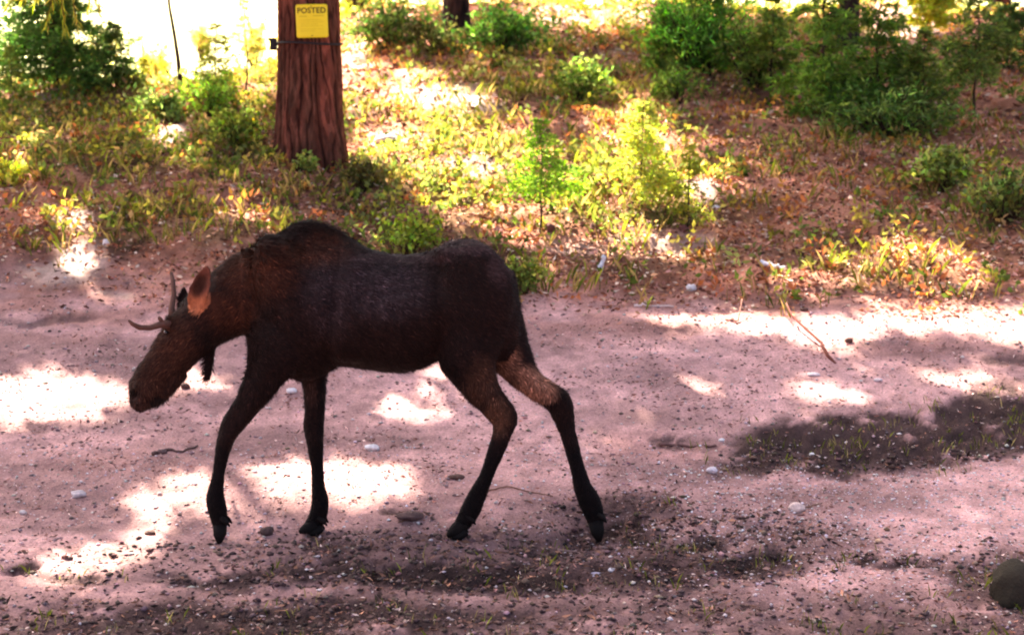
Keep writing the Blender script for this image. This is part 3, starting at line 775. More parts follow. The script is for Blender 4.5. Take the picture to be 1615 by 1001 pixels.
# ------------------------------------------------------------------ moose
YM = 8.42
S = YM / F * 1.0
PXM = float(np.linalg.norm(at(900, 500, YM) - at(800, 500, YM)) / 100)   # metres per pixel at the moose
mb = Bag()
def limb(L, thick=.8, n=18, rel=None):
    """L: (px, py, half width px, Y[, half thickness m])"""
    P = np.array([at(l[0], l[1], l[3]) for l in L]); r = np.array([l[2] * PXM for l in L])
    th = np.array([l[4] if len(l) > 4 else l[2] * PXM * thick for l in L])
    # refine with a smooth spline
    tt = np.arange(len(L)); ti = np.linspace(0, len(L) - 1, (len(L) - 1) * 3 + 1)
    def cr(a):
        a = np.asarray(a, float); out = []
        for t in ti:
            i = min(int(t), len(a) - 2); f = t - i
            p0 = a[max(i - 1, 0)]; p1 = a[i]; p2 = a[i + 1]; p3 = a[min(i + 2, len(a) - 1)]
            out.append(.5 * (2 * p1 + (p2 - p0) * f + (2 * p0 - 5 * p1 + 4 * p2 - p3) * f * f + (3 * p1 - p0 - 3 * p2 + p3) * f ** 3))
        return np.array(out)
    P = cr(P); r = np.maximum(cr(r), .004); th = np.maximum(cr(th), .004)
    T = np.gradient(P, axis=0); T[:, 1] = 0; T = unit(T)
    V = []; a = np.linspace(0, 2 * math.pi, n, endpoint=False)
    for i in range(len(P)):
        u_ = np.array([T[i][2], 0, -T[i][0]])
        V.append(P[i] + np.outer(np.cos(a) * r[i], u_) + np.outer(np.sin(a) * th[i], (0, 1, 0)))
    m = len(P); V = np.concatenate(V + [P[:1], P[-1:]])
    q = np.concatenate([np.stack([i * n + np.arange(n), i * n + (np.arange(n) + 1) % n, (i + 1) * n + (np.arange(n) + 1) % n, (i + 1) * n + np.arange(n)], 1) for i in range(m - 1)])
    k = np.arange(n); t = np.concatenate([np.stack([(k + 1) % n, k, np.full(n, m * n)], 1), np.stack([(m - 1) * n + k, (m - 1) * n + (k + 1) % n, np.full(n, m * n + 1)], 1)])
    mb.add(V, q, t)

# torso: vertical sections (px, top, bottom, half width, taper of the top)
TOR = [(386, 440, 528, .06, .3), (398, 410, 556, .125, .45), (415, 387, 580, .175, .52), (440, 366, 594, .21, .6), (465, 351, 602, .235, .62), (488, 347.5, 600, .245, .62),
       (510, 352, 590, .25, .58), (530, 360, 578, .255, .5), (552, 374, 579, .265, .38), (578, 391, 583, .275, .25), (606, 400, 586, .28, .2), (636, 404, 585, .28, .2),
       (664, 400, 577, .27, .25), (690, 389, 568, .26, .32), (716, 379, 566, .255, .36), (740, 377, 566, .25, .34), (760, 384, 568, .235, .3), (780, 398, 570, .21, .25),
       (797, 418, 568, .175, .2), (811, 443, 550, .125, .15), (820, 478, 530, .06, .1)]
n = 36; V = []
tt = np.arange(len(TOR)); ti = np.linspace(0, len(TOR) - 1, 70)
TA = np.array(TOR); TI = np.stack([np.interp(ti, tt, TA[:, k]) for k in range(5)], 1)
for s in TI:
    top = at(s[0], s[1], YM); bot = at(s[0], s[2], YM); hz = (top[2] - bot[2]) / 2; zc = (top[2] + bot[2]) / 2
    a = np.linspace(0, 2 * math.pi, n, endpoint=False); sn, cs_ = np.sin(a), np.cos(a)
    wd = s[3] * np.sign(cs_) * np.abs(cs_) ** .85 * (1 - s[4] * np.clip(sn, 0, 1) ** 1.3) * (1 - .18 * np.clip(-sn, 0, 1))
    V.append(np.stack([np.full(n, top[0]), YM + wd, zc + hz * sn], 1))
m = len(V); c0 = V[0].mean(0); c1 = V[-1].mean(0); V = np.concatenate(V + [[c0], [c1]])
q = np.concatenate([np.stack([i * n + np.arange(n), i * n + (np.arange(n) + 1) % n, (i + 1) * n + (np.arange(n) + 1) % n, (i + 1) * n + np.arange(n)], 1) for i in range(m - 1)])
k = np.arange(n); t = np.concatenate([np.stack([(k + 1) % n, k, np.full(n, m * n)], 1), np.stack([(m - 1) * n + k, (m - 1) * n + (k + 1) % n, np.full(n, m * n + 1)], 1)])
mb.add(V, q, t)
def blob(px, py, dy, rx, ry, rz, tilt=0):
    c = at(px, py, YM + dy); a, b2 = np.meshgrid(np.linspace(0, 2 * math.pi, 20, endpoint=False), np.linspace(-1.5, 1.5, 12))
    x = np.cos(a) * np.cos(b2) * rx; y = np.sin(a) * np.cos(b2) * ry; z = np.sin(b2) * rz
    ct, st = math.cos(tilt), math.sin(tilt)
    V = np.stack([c[0] + x * ct - z * st, c[1] + y, c[2] + x * st + z * ct], -1).reshape(-1, 3)
    i = np.arange(240).reshape(12, 20)
    q = np.stack([i[:-1], np.roll(i[:-1], -1, 1), np.roll(i[1:], -1, 1), i[1:]], -1).reshape(-1, 4)
    k = np.arange(20)
    t = np.concatenate([np.stack([np.roll(k, -1), k, np.full(20, 240)], 1), np.stack([220 + k, 220 + np.roll(k, -1), np.full(20, 241)], 1)])
    mb.add(np.concatenate([V, [V[:20].mean(0)], [V[220:].mean(0)]]), q, t)
for sd in (-1, 1):
    blob(452, 470, sd * .13, .16, .125, .36, .28)        # shoulder blade
    blob(432, 552, sd * .12, .13, .115, .17, .3)         # upper foreleg
    blob(742, 480, sd * .13, .24, .13, .34, -.12)        # haunch
    blob(712, 402, sd * .12, .10, .06, .05, 0)           # hip point
    blob(560, 500, sd * .09, .35, .18, .26, 0)           # rib cage
yn, yf = -.13, .13
limb([(448, 500, 42, YM - .12, .10), (436, 550, 46, YM - .13, .12), (418, 592, 33, YM - .13, .10), (395, 630, 24.5, YM - .12, .075), (373, 661, 20, YM - .11, .062), (358, 686, 15.8, YM - .105, .050),
      (350, 715, 12, YM - .10, .034), (345, 745, 11, YM - .095, .030), (341, 768, 12, YM - .09, .033), (339, 786, 15, YM - .09, .040), (343, 803, 15, YM - .09, .040), (346, 820, 13, YM - .09, .036), (347, 834, 10, YM - .09, .034)])
limb([(490, 520, 32, YM + .11, .10), (492, 570, 26, YM + .11, .09), (495, 605, 20.5, YM + .10, .075), (496, 640, 17.5, YM + .09, .055), (496, 674, 17.5, YM + .085, .052), (497, 700, 14, YM + .08, .040),
      (500, 735, 11, YM + .08, .032), (502, 764, 11.5, YM + .08, .033), (505, 790, 15, YM + .08, .040), (503, 808, 15.5, YM + .08, .040), (497, 822, 15, YM + .08, .036), (490, 831, 14, YM + .08, .035)])
limb([(742, 500, 62, YM - .12, .12), (738, 555, 50, YM - .13, .125), (748, 590, 37, YM - .13, .11), (764, 620, 28, YM - .12, .085), (783, 643, 25, YM - .11, .06), (795, 660, 24, YM - .10, .048), (792, 682, 18, YM - .095, .040),
      (780, 717, 13.5, YM - .09, .033), (766, 752, 12, YM - .085, .032), (752, 782, 14.5, YM - .08, .038), (744, 800, 16, YM - .08, .042), (735, 818, 14, YM - .08, .038), (727, 829, 12, YM - .08, .036)])
limb([(775, 500, 48, YM + .11, .12), (795, 545, 42, YM + .12, .12), (816, 578, 30, YM + .115, .105), (838, 602, 23, YM + .11, .085), (860, 618, 20, YM + .10, .065), (881, 634, 21, YM + .10, .052), (889, 655, 18, YM + .095, .042),
      (897, 685, 14.5, YM + .09, .036), (905, 715, 12.5, YM + .085, .033), (913, 745, 12.5, YM + .08, .033), (920, 770, 15, YM + .08, .040), (930, 790, 17.5, YM + .08, .042), (937, 810, 15.5, YM + .08, .040), (941, 828, 13, YM + .08, .038)])
# neck and head
limb([(470, 450, 80, YM, .17), (430, 455, 76, YM, .165), (398, 461, 64, YM, .15), (368, 474, 56, YM, .135), (342, 490, 51, YM - .01, .122), (315, 512, 45, YM - .01, .112), (292, 532, 41, YM - .015, .105),
      (272, 556, 36.5, YM - .015, .088), (256, 577, 32, YM - .02, .073), (242, 594, 29.5, YM - .02, .070), (231, 611, 28.5, YM - .02, .078), (225, 625, 24.5, YM - .02, .080), (219, 638, 16, YM - .02, .070), (214, 646, 8, YM - .02, .045)], n=22)
limb([(285, 585, 12, YM - .02, .05), (262, 612, 12, YM - .02, .05), (249, 629, 9, YM - .02, .048), (243, 637, 6, YM - .02, .04)])   # chin
blob(271, 505, -.075, .045, .04, .03, -.8); blob(271, 505, .055, .045, .04, .03, -.8)      # brow
limb([(333, 540, 10, YM - .02, .03), (332, 560, 8.5, YM - .02, .02), (330, 578, 7, YM - .02, .017), (329, 590, 5.5, YM - .02, .015), (328, 599, 3, YM - .02, .01)])   # bell
limb([(802, 428, 9, YM, .03), (809, 450, 7, YM, .028), (814, 472, 5, YM, .02), (816, 486, 3, YM, .01)])   # tail
# ears: cupped leaf shapes
def ear(base, tip, wpx, dy0, dy1, cup):
    nb_, nc = 14, 11
    A = at(base[0], base[1], YM + dy0); B = at(tip[0], tip[1], YM + dy1)
    ax = B - A; sd = unit(np.cross(ax, (0, 1, 0))); nrm = unit(np.cross(sd, ax))
    if nrm[1] > 0: nrm = -nrm
    s = np.linspace(0, 1, nb_)[:, None]; c = np.linspace(-1, 1, nc)[None]
    wdt = wpx * PXM * (np.sin(np.pi * (.16 + .80 * s ** .85)) ** .75) * np.where(s > .98, .3, 1)
    out = []
    for th in (0, .013):
        bulge = -cup * (1 - c ** 2) * wdt * 1.1 - th
        P = A + ax * s[..., None] + sd * (c * wdt)[..., None] + nrm * bulge[..., None]
        out.append(P.reshape(-1, 3))
    i = np.arange(nb_ * nc).reshape(nb_, nc); N0 = nb_ * nc
    q = np.stack([i[:-1, :-1], i[:-1, 1:], i[1:, 1:], i[1:, :-1]], -1).reshape(-1, 4)
    ring = np.concatenate([i[0, :], i[1:, -1], i[-1, -2::-1], i[-2:0:-1, 0]]); rn = np.roll(ring, -1)
    q = np.concatenate([q, q[:, ::-1] + N0, np.stack([rn, ring, ring + N0, rn + N0], 1)])
    mb.add(np.concatenate(out), q); EARP.append(np.concatenate(out)); EARC.append(out[0].reshape(nb_, nc, 3)[2:9, 4:8].reshape(-1, 3))
EARP = []; EARC = []
ear((303, 487), (327, 419), 16, -.125, -.215, .5)
ear((287, 486), (292, 450), 10, .08, .13, .4)
me0 = mb.mesh('body_raw')
import bmesh
bm = bmesh.new(); bm.from_mesh(me0); bmesh.ops.recalc_face_normals(bm, faces=bm.faces); bm.to_mesh(me0); bm.free()
tmp = bpy.data.objects.new('tmp', me0); COL.objects.link(tmp)
md = tmp.modifiers.new('r', 'REMESH'); md.mode = 'VOXEL'; md.voxel_size = .0085; md.use_smooth_shade = True
sm = tmp.modifiers.new('s', 'SMOOTH'); sm.factor = .6; sm.iterations = 14
dg = bpy.context.evaluated_depsgraph_get(); dg.update()
body = bpy.data.meshes.new_from_object(tmp.evaluated_get(dg)); body.name = 'body'
bpy.data.objects.remove(tmp)
nv = len(body.vertices); BV = np.zeros(nv * 3, np.float32); body.vertices.foreach_get('co', BV); BV = BV.reshape(-1, 3).astype(float)
BN = np.zeros(nv * 3, np.float32); body.vertices.foreach_get('normal', BN); BN = BN.reshape(-1, 3).astype(float)
# coat relief: shoulder crease, ribs, folds
qx, qy = proj(BV[:, 0], BV[:, 1], BV[:, 2])
rel = (fbm(BV[:, 0] * 6, BV[:, 2] * 4.5 + BV[:, 1] * 3, 101) - .5) * .034 + (fbm(BV[:, 0] * 26, BV[:, 2] * 18 + BV[:, 1] * 20, 103, 3) - .5) * .006
ribs = np.sin((qx + (qy - 480) * .25) / 15 * math.pi) * .0022 * ell(qx, qy, [(610, 500, 80, 60, 1)], .5)
crease = -.018 * np.exp(-((qx - (522 - (qy - 480) * .12)) / 12) ** 2) * ell(qx, qy, [(515, 480, 60, 90, 1)], .4)
crease += -.014 * np.exp(-((qx - (690 + (qy - 480) * .1)) / 12) ** 2) * ell(qx, qy, [(690, 480, 60, 80, 1)], .4)
crease += -.0 * np.exp(-((qx - (392 + (qy - 480) * -.05)) / 10) ** 2) * ell(qx, qy, [(392, 460, 40, 60, 1)], .4)
nos = -.022 * ell(qx, qy, [(211, 621, 6, 8, 1, 20)], .6) - .014 * np.exp(-((qy - (640 - (qx - 215) * .42)) / 3.2) ** 2) * (qx > 212) * (qx < 256) * (qy > 600)
nos = nos - .012 * ell(qx, qy, [(262, 524, 10, 8, 1)], .5) + .010 * ell(qx, qy, [(262, 512, 16, 5, 1, 20), (208, 606, 9, 9, .8)], .6)
crease = crease + nos
BV2 = BV + BN * (rel + ribs + crease)[:, None] * np.where(qy > 700, .5, 1)[:, None]
body.vertices.foreach_set('co', BV2.astype(np.float32).ravel())
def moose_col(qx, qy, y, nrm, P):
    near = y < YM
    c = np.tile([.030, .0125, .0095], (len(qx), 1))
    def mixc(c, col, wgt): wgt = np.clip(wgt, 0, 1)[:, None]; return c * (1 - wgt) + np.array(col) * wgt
    c = mixc(c, (.085, .054, .060), ell(qx, qy, [(600, 450, 70, 50, .8), (520, 460, 40, 60, .6)], .6))          # grey flank sheen painted into the coat colour
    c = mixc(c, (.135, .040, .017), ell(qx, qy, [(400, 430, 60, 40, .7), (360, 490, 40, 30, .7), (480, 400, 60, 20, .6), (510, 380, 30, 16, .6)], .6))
    c = mixc(c, (.15, .085, .085), ell(qx, qy, [(735, 385, 60, 16, .9), (640, 408, 80, 8, .6), (790, 420, 20, 30, .5)], .5))  # highlight along back and rump painted into the coat
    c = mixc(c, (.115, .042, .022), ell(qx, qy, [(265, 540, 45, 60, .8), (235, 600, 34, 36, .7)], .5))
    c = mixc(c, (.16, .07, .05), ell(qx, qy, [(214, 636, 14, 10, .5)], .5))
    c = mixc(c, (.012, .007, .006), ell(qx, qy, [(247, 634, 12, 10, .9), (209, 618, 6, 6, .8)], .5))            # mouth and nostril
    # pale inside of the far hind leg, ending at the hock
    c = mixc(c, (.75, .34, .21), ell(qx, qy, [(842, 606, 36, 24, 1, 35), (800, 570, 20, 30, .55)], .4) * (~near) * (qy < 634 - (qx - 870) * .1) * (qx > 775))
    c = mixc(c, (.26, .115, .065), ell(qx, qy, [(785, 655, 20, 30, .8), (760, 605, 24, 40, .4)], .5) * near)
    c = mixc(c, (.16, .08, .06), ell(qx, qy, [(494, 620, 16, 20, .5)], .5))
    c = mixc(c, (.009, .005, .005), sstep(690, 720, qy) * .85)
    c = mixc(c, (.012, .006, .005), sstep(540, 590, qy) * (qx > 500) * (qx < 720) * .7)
    # ears
    box = (qy < 500) & (qx < 350) & (qx > 270)
    de = np.full(len(qx), 9.); ib = np.where(box)[0]
    de[ib] = np.sqrt(((P[ib][:, None] - EARP[0][None]) ** 2).sum(-1).min(1))
    e = de < .024
    et = sstep(455, 478, qy)[:, None]; c = np.where(e[:, None], np.array([.34, .12, .055]) * et + np.array([.12, .045, .030]) * (1 - et), c)
    core = ell(qx, qy, [(315, 450, 10, 19, 1, 25)], .45) * e
    c = mixc(c, (.03, .012, .008), core)
    rim = e & (nrm[:, 1] > 0.1); c = np.where(rim[:, None], np.array([.10, .05, .035]), c)
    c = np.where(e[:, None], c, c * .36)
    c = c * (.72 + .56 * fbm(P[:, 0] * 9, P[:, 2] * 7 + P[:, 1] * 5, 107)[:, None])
    return c
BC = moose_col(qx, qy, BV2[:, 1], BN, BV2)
gm = at(640, 850, YM); gm[2] = float(zfun(gm[0], gm[1]))
body.vertices.foreach_set('co', (BV2 - gm).astype(np.float32).ravel())
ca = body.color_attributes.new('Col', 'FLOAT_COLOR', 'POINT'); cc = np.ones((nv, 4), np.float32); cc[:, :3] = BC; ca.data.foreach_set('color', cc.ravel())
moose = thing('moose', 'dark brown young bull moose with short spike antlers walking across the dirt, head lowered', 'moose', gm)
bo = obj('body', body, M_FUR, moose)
# short coat hairs lying along the body
nh = 95000
ii = R.integers(0, nv, nh); base = BV2[ii]; nn = BN[ii]
keep = ~((qy[ii] < 487) & (qx[ii] < 344) & (qx[ii] > 279) & (base[:, 1] < YM - .055)) & (qy[ii] < 840)
ii = ii[keep]; base = base[keep]; nn = nn[keep]
hx, hy = qx[ii], qy[ii]
flow = np.stack([np.where(hx < 380, -.75, .8), np.zeros(len(hx)), np.where(hx < 380, -.7, -.55)], 1)
flow = np.where((hy > 600)[:, None], np.array([.1, 0, -1.]), flow)
flow = flow - nn * (flow * nn).sum(1, keepdims=True); flow = unit(flow + R.normal(size=flow.shape) * .22)
ln = np.where(hy > 640, .011, .026) * R.uniform(.6, 1.4, len(hx))
mane = ell(hx, hy, [(490, 352, 90, 14, 1), (400, 395, 60, 22, .8), (329, 575, 12, 30, .8), (745, 380, 60, 12, .3)], .5)
ln = ln * (1 + 1.1 * mane); d = unit(flow + nn * (.30 + .25 * mane)[:, None]); sdv = unit(np.cross(d, nn)) * .0028
tipc = BC[ii] * np.exp(R.normal(size=(len(ii), 1)) * .55)
V = np.stack([base - sdv, base + sdv, base + d * ln[:, None]], 1).reshape(-1, 3) - gm
obj('fur', mesh_np('fur', V, np.arange(3 * len(ii)).reshape(-1, 3), np.repeat(tipc, 3, 0)), M_FUR, bo, kind='stuff')
# hooves: two toes each
def hoof(ankle, toe, Y, wid=10, heel=None):
    a = at(ankle[0], ankle[1], Y); tpt = at(toe[0], toe[1], Y)
    h = bpy.data.objects.new('hoof', None)
    bg_ = Bag()
    for s in (-1, 1):
        P = [a + (0, s * .012, 0), a * .45 + tpt * .55 + (0, s * .021, 0), tpt + (0, s * .019, .004)]
        r = np.array([1.15, 1.0, .35]) * wid * PXM; V, q, t = tube(P, r, 10, np.array([.026, .024, .010])); bg_.add(V, q, t)
        V, q, t = tube([a + (.010, s * .024, .045), a + (.042, s * .030, .020), a + (.062, s * .032, -.004)], [.018, .014, .004], 7); bg_.add(V, q, t)   # dewclaw
    if heel:
        c = at(heel[0], heel[1], Y)
        for s in (-1, 1):
            V, q, t = tube([c + (.02, s * .02, .03), c + (-.02, s * .022, .0), c + (-.06, s * .02, -.006)], [.022, .026, .012], 9, np.array([.02, .024, .012])); bg_.add(V, q, t)
    return obj('hoof', bg_.mesh('hoof', gm, True), M_HOOF, moose)
hoof((347, 826), (347, 856), YM - .09, 9.5)
hoof((500, 825), (473, 838), YM + .08, 9.5, (503, 838))
hoof((733, 823), (706, 845), YM - .08, 9.5, (730, 844))
hoof((939, 820), (945, 853), YM + .08, 11)
def antler(pts, rr):
    P = [at(a, b, YM + c) for a, b, c in pts]
    V, q, t = tube(P, rr, 10)
    V = V + (fbm(V[:, 0] * 40, V[:, 2] * 40, 5)[:, None] - .5) * .004
    return obj('antler', Bag().add(V, q, t).mesh('antler', gm, True), M_VELVET, moose)
antler([(272, 500, .05), (271, 485, .07), (274, 465, .10), (273, 445, .13), (270, 429, .15)], [.026, .018, .015, .0135, .009])
antler([(266, 510, -.09), (252, 512, -.13), (236, 517, -.19), (220, 516, -.25), (209, 511, -.29), (203, 505, -.31)], [.028, .019, .0155, .0145, .012, .006])
V, q, t = tube([at(256, 508, YM - .12), at(252, 502, YM - .13), at(250, 499, YM - .13)], [.013, .012, .006], 8)
obj('antler_knob', Bag().add(V, q, t).mesh('antler_knob', gm, True), M_VELVET, moose)
for dy in (-.108, .078):
    im = (np.abs(qx - 262) < 3) & (np.abs(qy - 524) < 3) & ((BV2[:, 1] < YM - .02) if dy < 0 else (BV2[:, 1] > YM - .02))
    ye = (BV2[im, 1].min() if dy < 0 else BV2[im, 1].max()) if im.any() else YM + dy
    c = at(262, 524, ye); a, b2 = np.meshgrid(np.linspace(0, 2 * math.pi, 12, endpoint=False), np.linspace(-1.4, 1.4, 8))
    V = np.stack([c[0] + np.cos(a) * np.cos(b2) * .014, c[1] + np.sin(a) * np.cos(b2) * .012, c[2] + np.sin(b2) * .012], -1).reshape(-1, 3)
    i = np.arange(96).reshape(8, 12)
    obj('eye', mesh_np('eye', V - gm, np.stack([i[:-1], np.roll(i[:-1], -1, 1), np.roll(i[1:], -1, 1), i[1:]], -1).reshape(-1, 4), None, True), M_EYE, moose)

# ------------------------------------------------------------------ sign and strap on the trunk
tb = np.array(big.location)
sc = at(491.5, 33.5, TY - .345 * TK); Wd, Ht = .305 * TK, .315 * TK
sg = thing('posted_sign', 'square yellow POSTED sign fixed to the big trunk', 'sign', sc)
sg.rotation_euler = (math.radians(1.0), math.radians(-1.2), 0)
def signxy(u, v, lift=0):
    """u,v in [-.5,.5] -> local point on the slightly bent sheet"""
    x = u * Wd; return np.stack([x, .16 * x ** 2 / .15 - lift + 0 * v, v * Ht + .0 * x], -1)
nu = 24
gu, gv = np.meshgrid(np.linspace(-.5, .5, nu), np.linspace(-.5, .5, nu))
def rounded(u, v, r=.07):
    ax = np.abs(u) - (.5 - r); ay = np.abs(v) - (.5 - r); o = (ax > 0) & (ay > 0)
    k = np.where(o, r / np.maximum(np.maximum(ax, ay) * 0 + np.hypot(ax, ay), 1e-6) * np.maximum(ax, ay) / r, 1)
    u2 = np.where(o, np.sign(u) * ((.5 - r) + ax * np.minimum(k, 1)), u); v2 = np.where(o, np.sign(v) * ((.5 - r) + ay * np.minimum(k, 1)), v)
    return u2, v2
gu, gv = rounded(gu, gv)
Vf = signxy(gu.ravel(), gv.ravel()); Vb_ = Vf + (0, .003, 0); i = np.arange(nu * nu).reshape(nu, nu)
q = np.stack([i[:-1, :-1], i[:-1, 1:], i[1:, 1:], i[1:, :-1]], -1).reshape(-1, 4)
ring = np.concatenate([i[0, :], i[1:, -1], i[-1, -2::-1], i[-2:0:-1, 0]]); rn = np.roll(ring, -1)
obj('sign_panel', mesh_np('sign_panel', np.concatenate([Vf, Vb_]), np.concatenate([q, q[:, ::-1] + nu * nu, np.stack([rn, ring, ring + nu * nu, rn + nu * nu], 1)]), None, False), M_SIGN, sg)
def lettering(txt, u, v, size, name, m, space=1.0):
    cu = bpy.data.curves.new(name, 'FONT'); cu.body = txt; cu.align_x = 'CENTER'; cu.align_y = 'CENTER'; cu.size = size; cu.offset = size * .022; cu.extrude = .0006; cu.space_character = space
    o = bpy.data.objects.new('t', cu); COL.objects.link(o)
    dg = bpy.context.evaluated_depsgraph_get(); dg.update()
    me = bpy.data.meshes.new_from_object(o.evaluated_get(dg)); bpy.data.objects.remove(o)
    nv = len(me.vertices); A = np.zeros(nv * 3, np.float32); me.vertices.foreach_get('co', A); A = A.reshape(-1, 3)
    x = A[:, 0] + u * Wd; z = A[:, 1] + v * Ht
    B = np.stack([x, .16 * x ** 2 / .15 - .0016 - A[:, 2], z], 1).astype(np.float32)
    me.vertices.foreach_set('co', B.ravel()); me.name = name
    return obj(name, me, m, sg)
lettering('POSTED', 0, .31, .074, 'lettering', M_INK, 1.06)
bl = Bag()
def bar(x0, x1, v, h, name, m):
    uu = np.linspace(x0, x1, 10)
    lo = signxy(uu, np.full(10, v), .0012); hi = signxy(uu, np.full(10, v + h), .0012); i = np.arange(9)
    return np.concatenate([lo, hi]), np.stack([i, i + 1, i + 11, i + 10], 1)
for (x0, x1, v, h) in [(-.40, -.14, .135, .018), (.04, .38, .145, .018), (-.38, .30, .03, .008), (-.38, .36, -.03, .008), (-.38, .20, -.09, .008), (-.38, .34, -.15, .008), (-.38, .36, -.24, .007), (-.38, .1, -.30, .007)]:
    V, q = bar(x0, x1, v, h, '', None); bl.add(V, q)
obj('fine_print', bl.mesh('fine_print'), M_INKF, sg)
for v in (-.44, .44):
    V, q, t = tube([signxy(np.array(.0), np.array(v), .006), signxy(np.array(.0), np.array(v), -.01)], [.006, .006], 8)
    obj('nail', Bag().add(V, q, t).mesh('nail'), M_STRAP, sg)
st = thing('strap', 'dark strap cinched round the signed trunk with a small box at its left', 'strap', at(487, 70, TY))
zs = 0
th = np.linspace(0, 2 * math.pi, 72, endpoint=False)
rs = .318 * TK; so = float(tb[0] - at(487, 70, TY)[0])
V = []
for (dr, dz) in ((-.02, -.010), (.008, -.010), (.008, .010), (-.02, .010)):
    V.append(np.stack([(rs + dr + .006 * np.sin(5 * th)) * np.cos(th), (rs + dr + .006 * np.sin(5 * th)) * np.sin(th), dz + .010 * np.sin(th * 2)], 1))
V = np.concatenate(V); k = np.arange(72); kn = (k + 1) % 72
q = np.concatenate([np.stack([a * 72 + k, a * 72 + kn, ((a + 1) % 4) * 72 + kn, ((a + 1) % 4) * 72 + k], 1) for a in range(4)])
obj('webbing', mesh_np('webbing', V + (float(tb[0] - st.location[0]), 0, 0), q), M_STRAP, st)
bm = bmesh.new(); bmesh.ops.create_cube(bm, size=1); bmesh.ops.scale(bm, vec=(.06, .10, .12), verts=bm.verts); bmesh.ops.bevel(bm, geom=bm.edges[:], offset=.01, segments=2)
bmesh.ops.translate(bm, vec=(so - rs - .032, -.02, .0), verts=bm.verts); me = bpy.data.meshes.new('box'); bm.to_mesh(me); bm.free(); obj('box', me, M_STRAP, st)
V, q, t = tube([(so - rs - .055, -.02, .04), (so - rs - .085, -.03, .055)], [.014, .014], 8); obj('tab', Bag().add(V, q, t).mesh('tab'), M_STRAP, st)

# ------------------------------------------------------------------ single stones, clods, cones, wood and sticks
def rock(label, px, py, wpx, hpx, col, name='stone', cat='stone', group=None, seed=0, flat=.8, rough=.2):
    g = ghit(px, py + hpx * .35); g[2] = float(ground_z(g[0], g[1])); s = g[1] / F
    rx, rz = wpx * s / 2, hpx * s * .62
    bm = bmesh.new(); bmesh.ops.create_icosphere(bm, subdivisions=3, radius=1)
    V = np.array([v.co[:] for v in bm.verts]); rr = np.random.default_rng(seed + int(px))
    o_ = rr.uniform(0, 50)
    k = 1 + (fbm(V[:, 0] * 1.6 + o_, V[:, 1] * 1.6 + V[:, 2] * 1.9, int(px)) - .5)[:] * rough * 3 + (fbm(V[:, 0] * 6 + o_, V[:, 1] * 6 + V[:, 2] * 6, int(px) + 3) - .5) * rough
    V = V * k[:, None] * (rx, rx * flat, rz)
    F_ = np.array([[v.index for v in f.verts] for f in bm.faces]); bm.free()
    V[:, 2] += rz * .45
    o = obj(name, mesh_np(name, V, F_, np.tile(col, (len(V), 1)) * (.75 + .5 * fbm(V[:, 0] * 60, V[:, 1] * 60 + V[:, 2] * 50, 3))[:, None], True), M_STONE)
    o.location = tuple(g); tag(o, label, cat, group); return o
WH = (.72, .66, .66); GY = (.30, .24, .24); BR = (.09, .045, .035); DK = (.03, .018, .015)
rock('white flat stone on the dirt between the far foreleg and near hind leg', 587, 708, 24, 9, WH)
rock('pale tan stone on the dirt below the dark band', 1256, 799, 26, 14, (.62, .45, .40))
rock('small white stone at the left end of the dark band', 1281, 699, 10, 7, WH)
rock('pale grey stone near the left side of the dirt, in shade', 124, 778, 24, 11, (.5, .42, .42))
rock('small pale stone at the lower left of the dirt', 36, 811, 13, 7, (.55, .46, .44))
rock('white stone on the red litter at the edge of the slope, right of the rump', 1090, 449, 16, 12, WH)
rock('white stone in the sun on the slope right of the bright sapling', 1129, 331, 14, 10, WH)
rock('bright white stone on the sunny slope right of the signed trunk', 610, 222, 34, 15, WH)
rock('white stone among litter above the sunlit patch at left', 168, 381, 12, 11, WH)
rock('dark round stone on the sunlit dirt under the moose chin', 293, 611, 15, 10, BR, seed=2)
rock('dark clod on the sunlit dirt between the forelegs', 422, 838, 24, 13, (.08, .045, .04), 'clod', 'clod', seed=3)
rock('dark clod on the pale dirt right of the long stick', 1339, 537, 12, 8, BR, 'clod', 'clod')
rock('dark clod at the end of the sunlit dirt upper right of the long stick', 1268, 490, 12, 6, BR, 'clod', 'clod')
rock('dark oval clod on the dirt at lower left', 237, 840, 18, 7, BR, 'clod', 'clod')
rock('dark brown clod lying in the lower left corner', 32, 897, 30, 9, DK, 'clod', 'clod')
rock('low dark clod behind the near hind hoof', 720, 752, 26, 6, BR, 'clod', 'clod')
rock('low dark clod in front of the near hind hoof', 648, 816, 44, 12, (.10, .055, .05), 'clod', 'clod')
rock('grey pebble at the left end of the fallen stick pair near the foreleg', 256, 713, 16, 7, (.13, .08, .075))
rock('large dark mossy boulder in the lower right corner', 1602, 918, 80, 76, (.030, .022, .013), 'boulder', 'boulder', seed=5, rough=.16)
rock('small grey-violet stone at the bottom below the hind hooves', 940, 893, 40, 8, (.30, .26, .34))
rock('second pale stone beside the grey-violet stone at the bottom', 965, 903, 14, 5, (.5, .46, .50))
rock('white pebble left of the far foreleg under the belly edge', 460, 617, 18, 8, WH)
rock('pale stone on the shaded dirt at right of the long stick', 1283, 592, 22, 5, (.6, .5, .5))
rock('pale stone on the shaded dirt further right, above the sun patch', 1385, 598, 14, 5, (.6, .5, .5))
rock('small white stone on shaded dirt left of the dark band', 1123, 742, 18, 9, (.6, .52, .55))
rock('tiny white stone below the small grass tufts on the dark band', 1138, 692, 10, 5, WH)
CG = 'pine cones on the sunny slope'
def cone(label, px, py, s_=13):
    o = rock(label, px, py, s_, s_ * .9, (.13, .05, .04), 'pine_cone', 'pine cone', CG, rough=.45); return o
cone('pine cone at the foot of the slender dark-stemmed sapling', 868, 362, 16)
cone('pine cone left of the bright sapling on the sunny slope', 936, 353, 14)
cone('pine cone below the bright sapling, farther right', 1025, 360, 12)
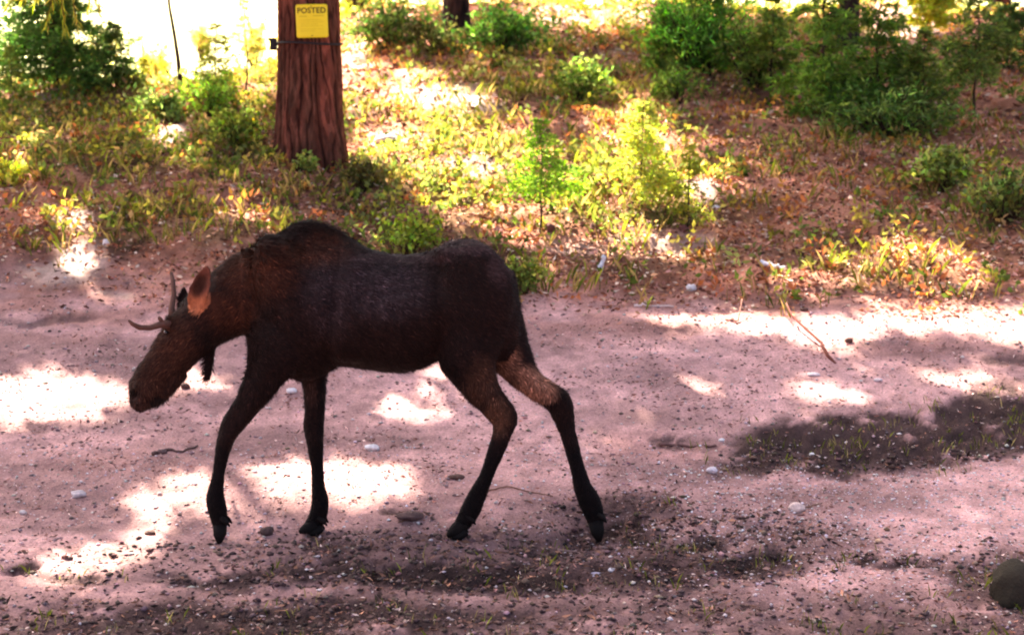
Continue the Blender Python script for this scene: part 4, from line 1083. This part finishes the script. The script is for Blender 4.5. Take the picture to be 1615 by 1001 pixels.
cone('pine cone lying between those below the bright sapling and the white stone', 1078, 368, 14)
cone('pine cone in the yellow grass left of the slender sapling', 762, 231, 12)
cone('pine cone beside the bright white stone right of the signed trunk', 620, 227, 14)

def stick(label, pts, r, col, name='stick', cat='stick', lift=.01, group=None, end=.5):
    P = []
    for p in pts:
        g = ghit(p[0], p[1]); g[2] = float(ground_z(g[0], g[1])) + (p[2] if len(p) > 2 else lift); P.append(g)
    P = np.array(P); t0 = np.arange(len(P)); ti = np.linspace(0, len(P) - 1, len(P) * 4)
    P = np.stack([np.interp(ti, t0, P[:, k]) for k in range(3)], 1); P[1:-1] += R.normal(size=(len(P) - 2, 3)) * r * .35
    rr = np.linspace(r, r * end, len(P)) * (1 + R.normal(size=len(P)) * .08)
    V, q, t = tube(P, rr, 8)
    o = obj(name, Bag().add(V, q, t, col).mesh(name, P[0], True), M_TWIG); o.location = tuple(P[0]); tag(o, label, cat, group); return o
RB = (.16, .05, .035)
# the long stick stands up from the dirt towards upper left
def stick_up(label, pts, Y, r, col):
    P = np.array([at(a, b, Y + d) for a, b, d in pts]); P[0][2] = float(ground_z(P[0][0], P[0][1])) - .01
    rr = np.linspace(r, r * .55, len(P)); V, q, t = tube(P, rr, 8)
    o = obj('stick', Bag().add(V, q, t, col).mesh('stick', P[0], True), M_TWIG); o.location = tuple(P[0]); tag(o, label, 'stick')
g = ghit(1318, 573)
stick_up('long crooked reddish stick slanting up from the dirt at right', [(1318, 573, 0), (1305, 560, .1), (1298, 547, .2), (1296, 541, .25), (1283, 529, .35), (1270, 518, .45), (1258, 506, .55), (1249, 497, .62), (1244, 487, .7), (1240, 478, .76)], g[1], .013, RB)
stick('bleached white stick lying on the red litter at right', [(1198, 429), (1215, 432), (1238, 435)], .022, (.8, .75, .78), end=.6, lift=.05)
stick('pale fallen twig at the slope edge right of the rump', [(1000, 485), (1020, 483), (1062, 485)], .013, (.65, .52, .48))
stick('short angled twig on the dirt right of the pale fallen twig', [(1145, 508), (1164, 507), (1168, 500, .08), (1170, 492, .1)], .007, (.3, .14, .1))
stick('dark fallen stick on the shaded dirt left of the near foreleg', [(240, 718), (262, 710), (288, 712), (312, 703)], .012, (.12, .07, .06))
stick('thin twig on the dirt between the hind legs', [(770, 776), (800, 772), (840, 779), (872, 785)], .006, (.2, .1, .07))
stick('thin reddish twig in the shade lower left of the dark band', [(1040, 700), (1075, 698), (1130, 702)], .012, (.14, .07, .06))
stick('white upright piece of broken wood behind the pale twig', [(947, 430, 0), (950, 430, .13)], .022, (.75, .70, .72), 'broken_wood', 'wood', end=.8)
stick('short twig beside the pale tan stone', [(1262, 805), (1280, 802), (1296, 797)], .007, (.2, .11, .08))
stick('small twig on the bottom mud before the far hind hoof', [(880, 862), (915, 866), (930, 885)], .006, (.25, .15, .13))
stick('fallen grey log lying across the slope under the rear trunk brush', [(588, 86), (604, 76), (622, 64)], .05, (.06, .03, .03), 'fallen_log', 'log')
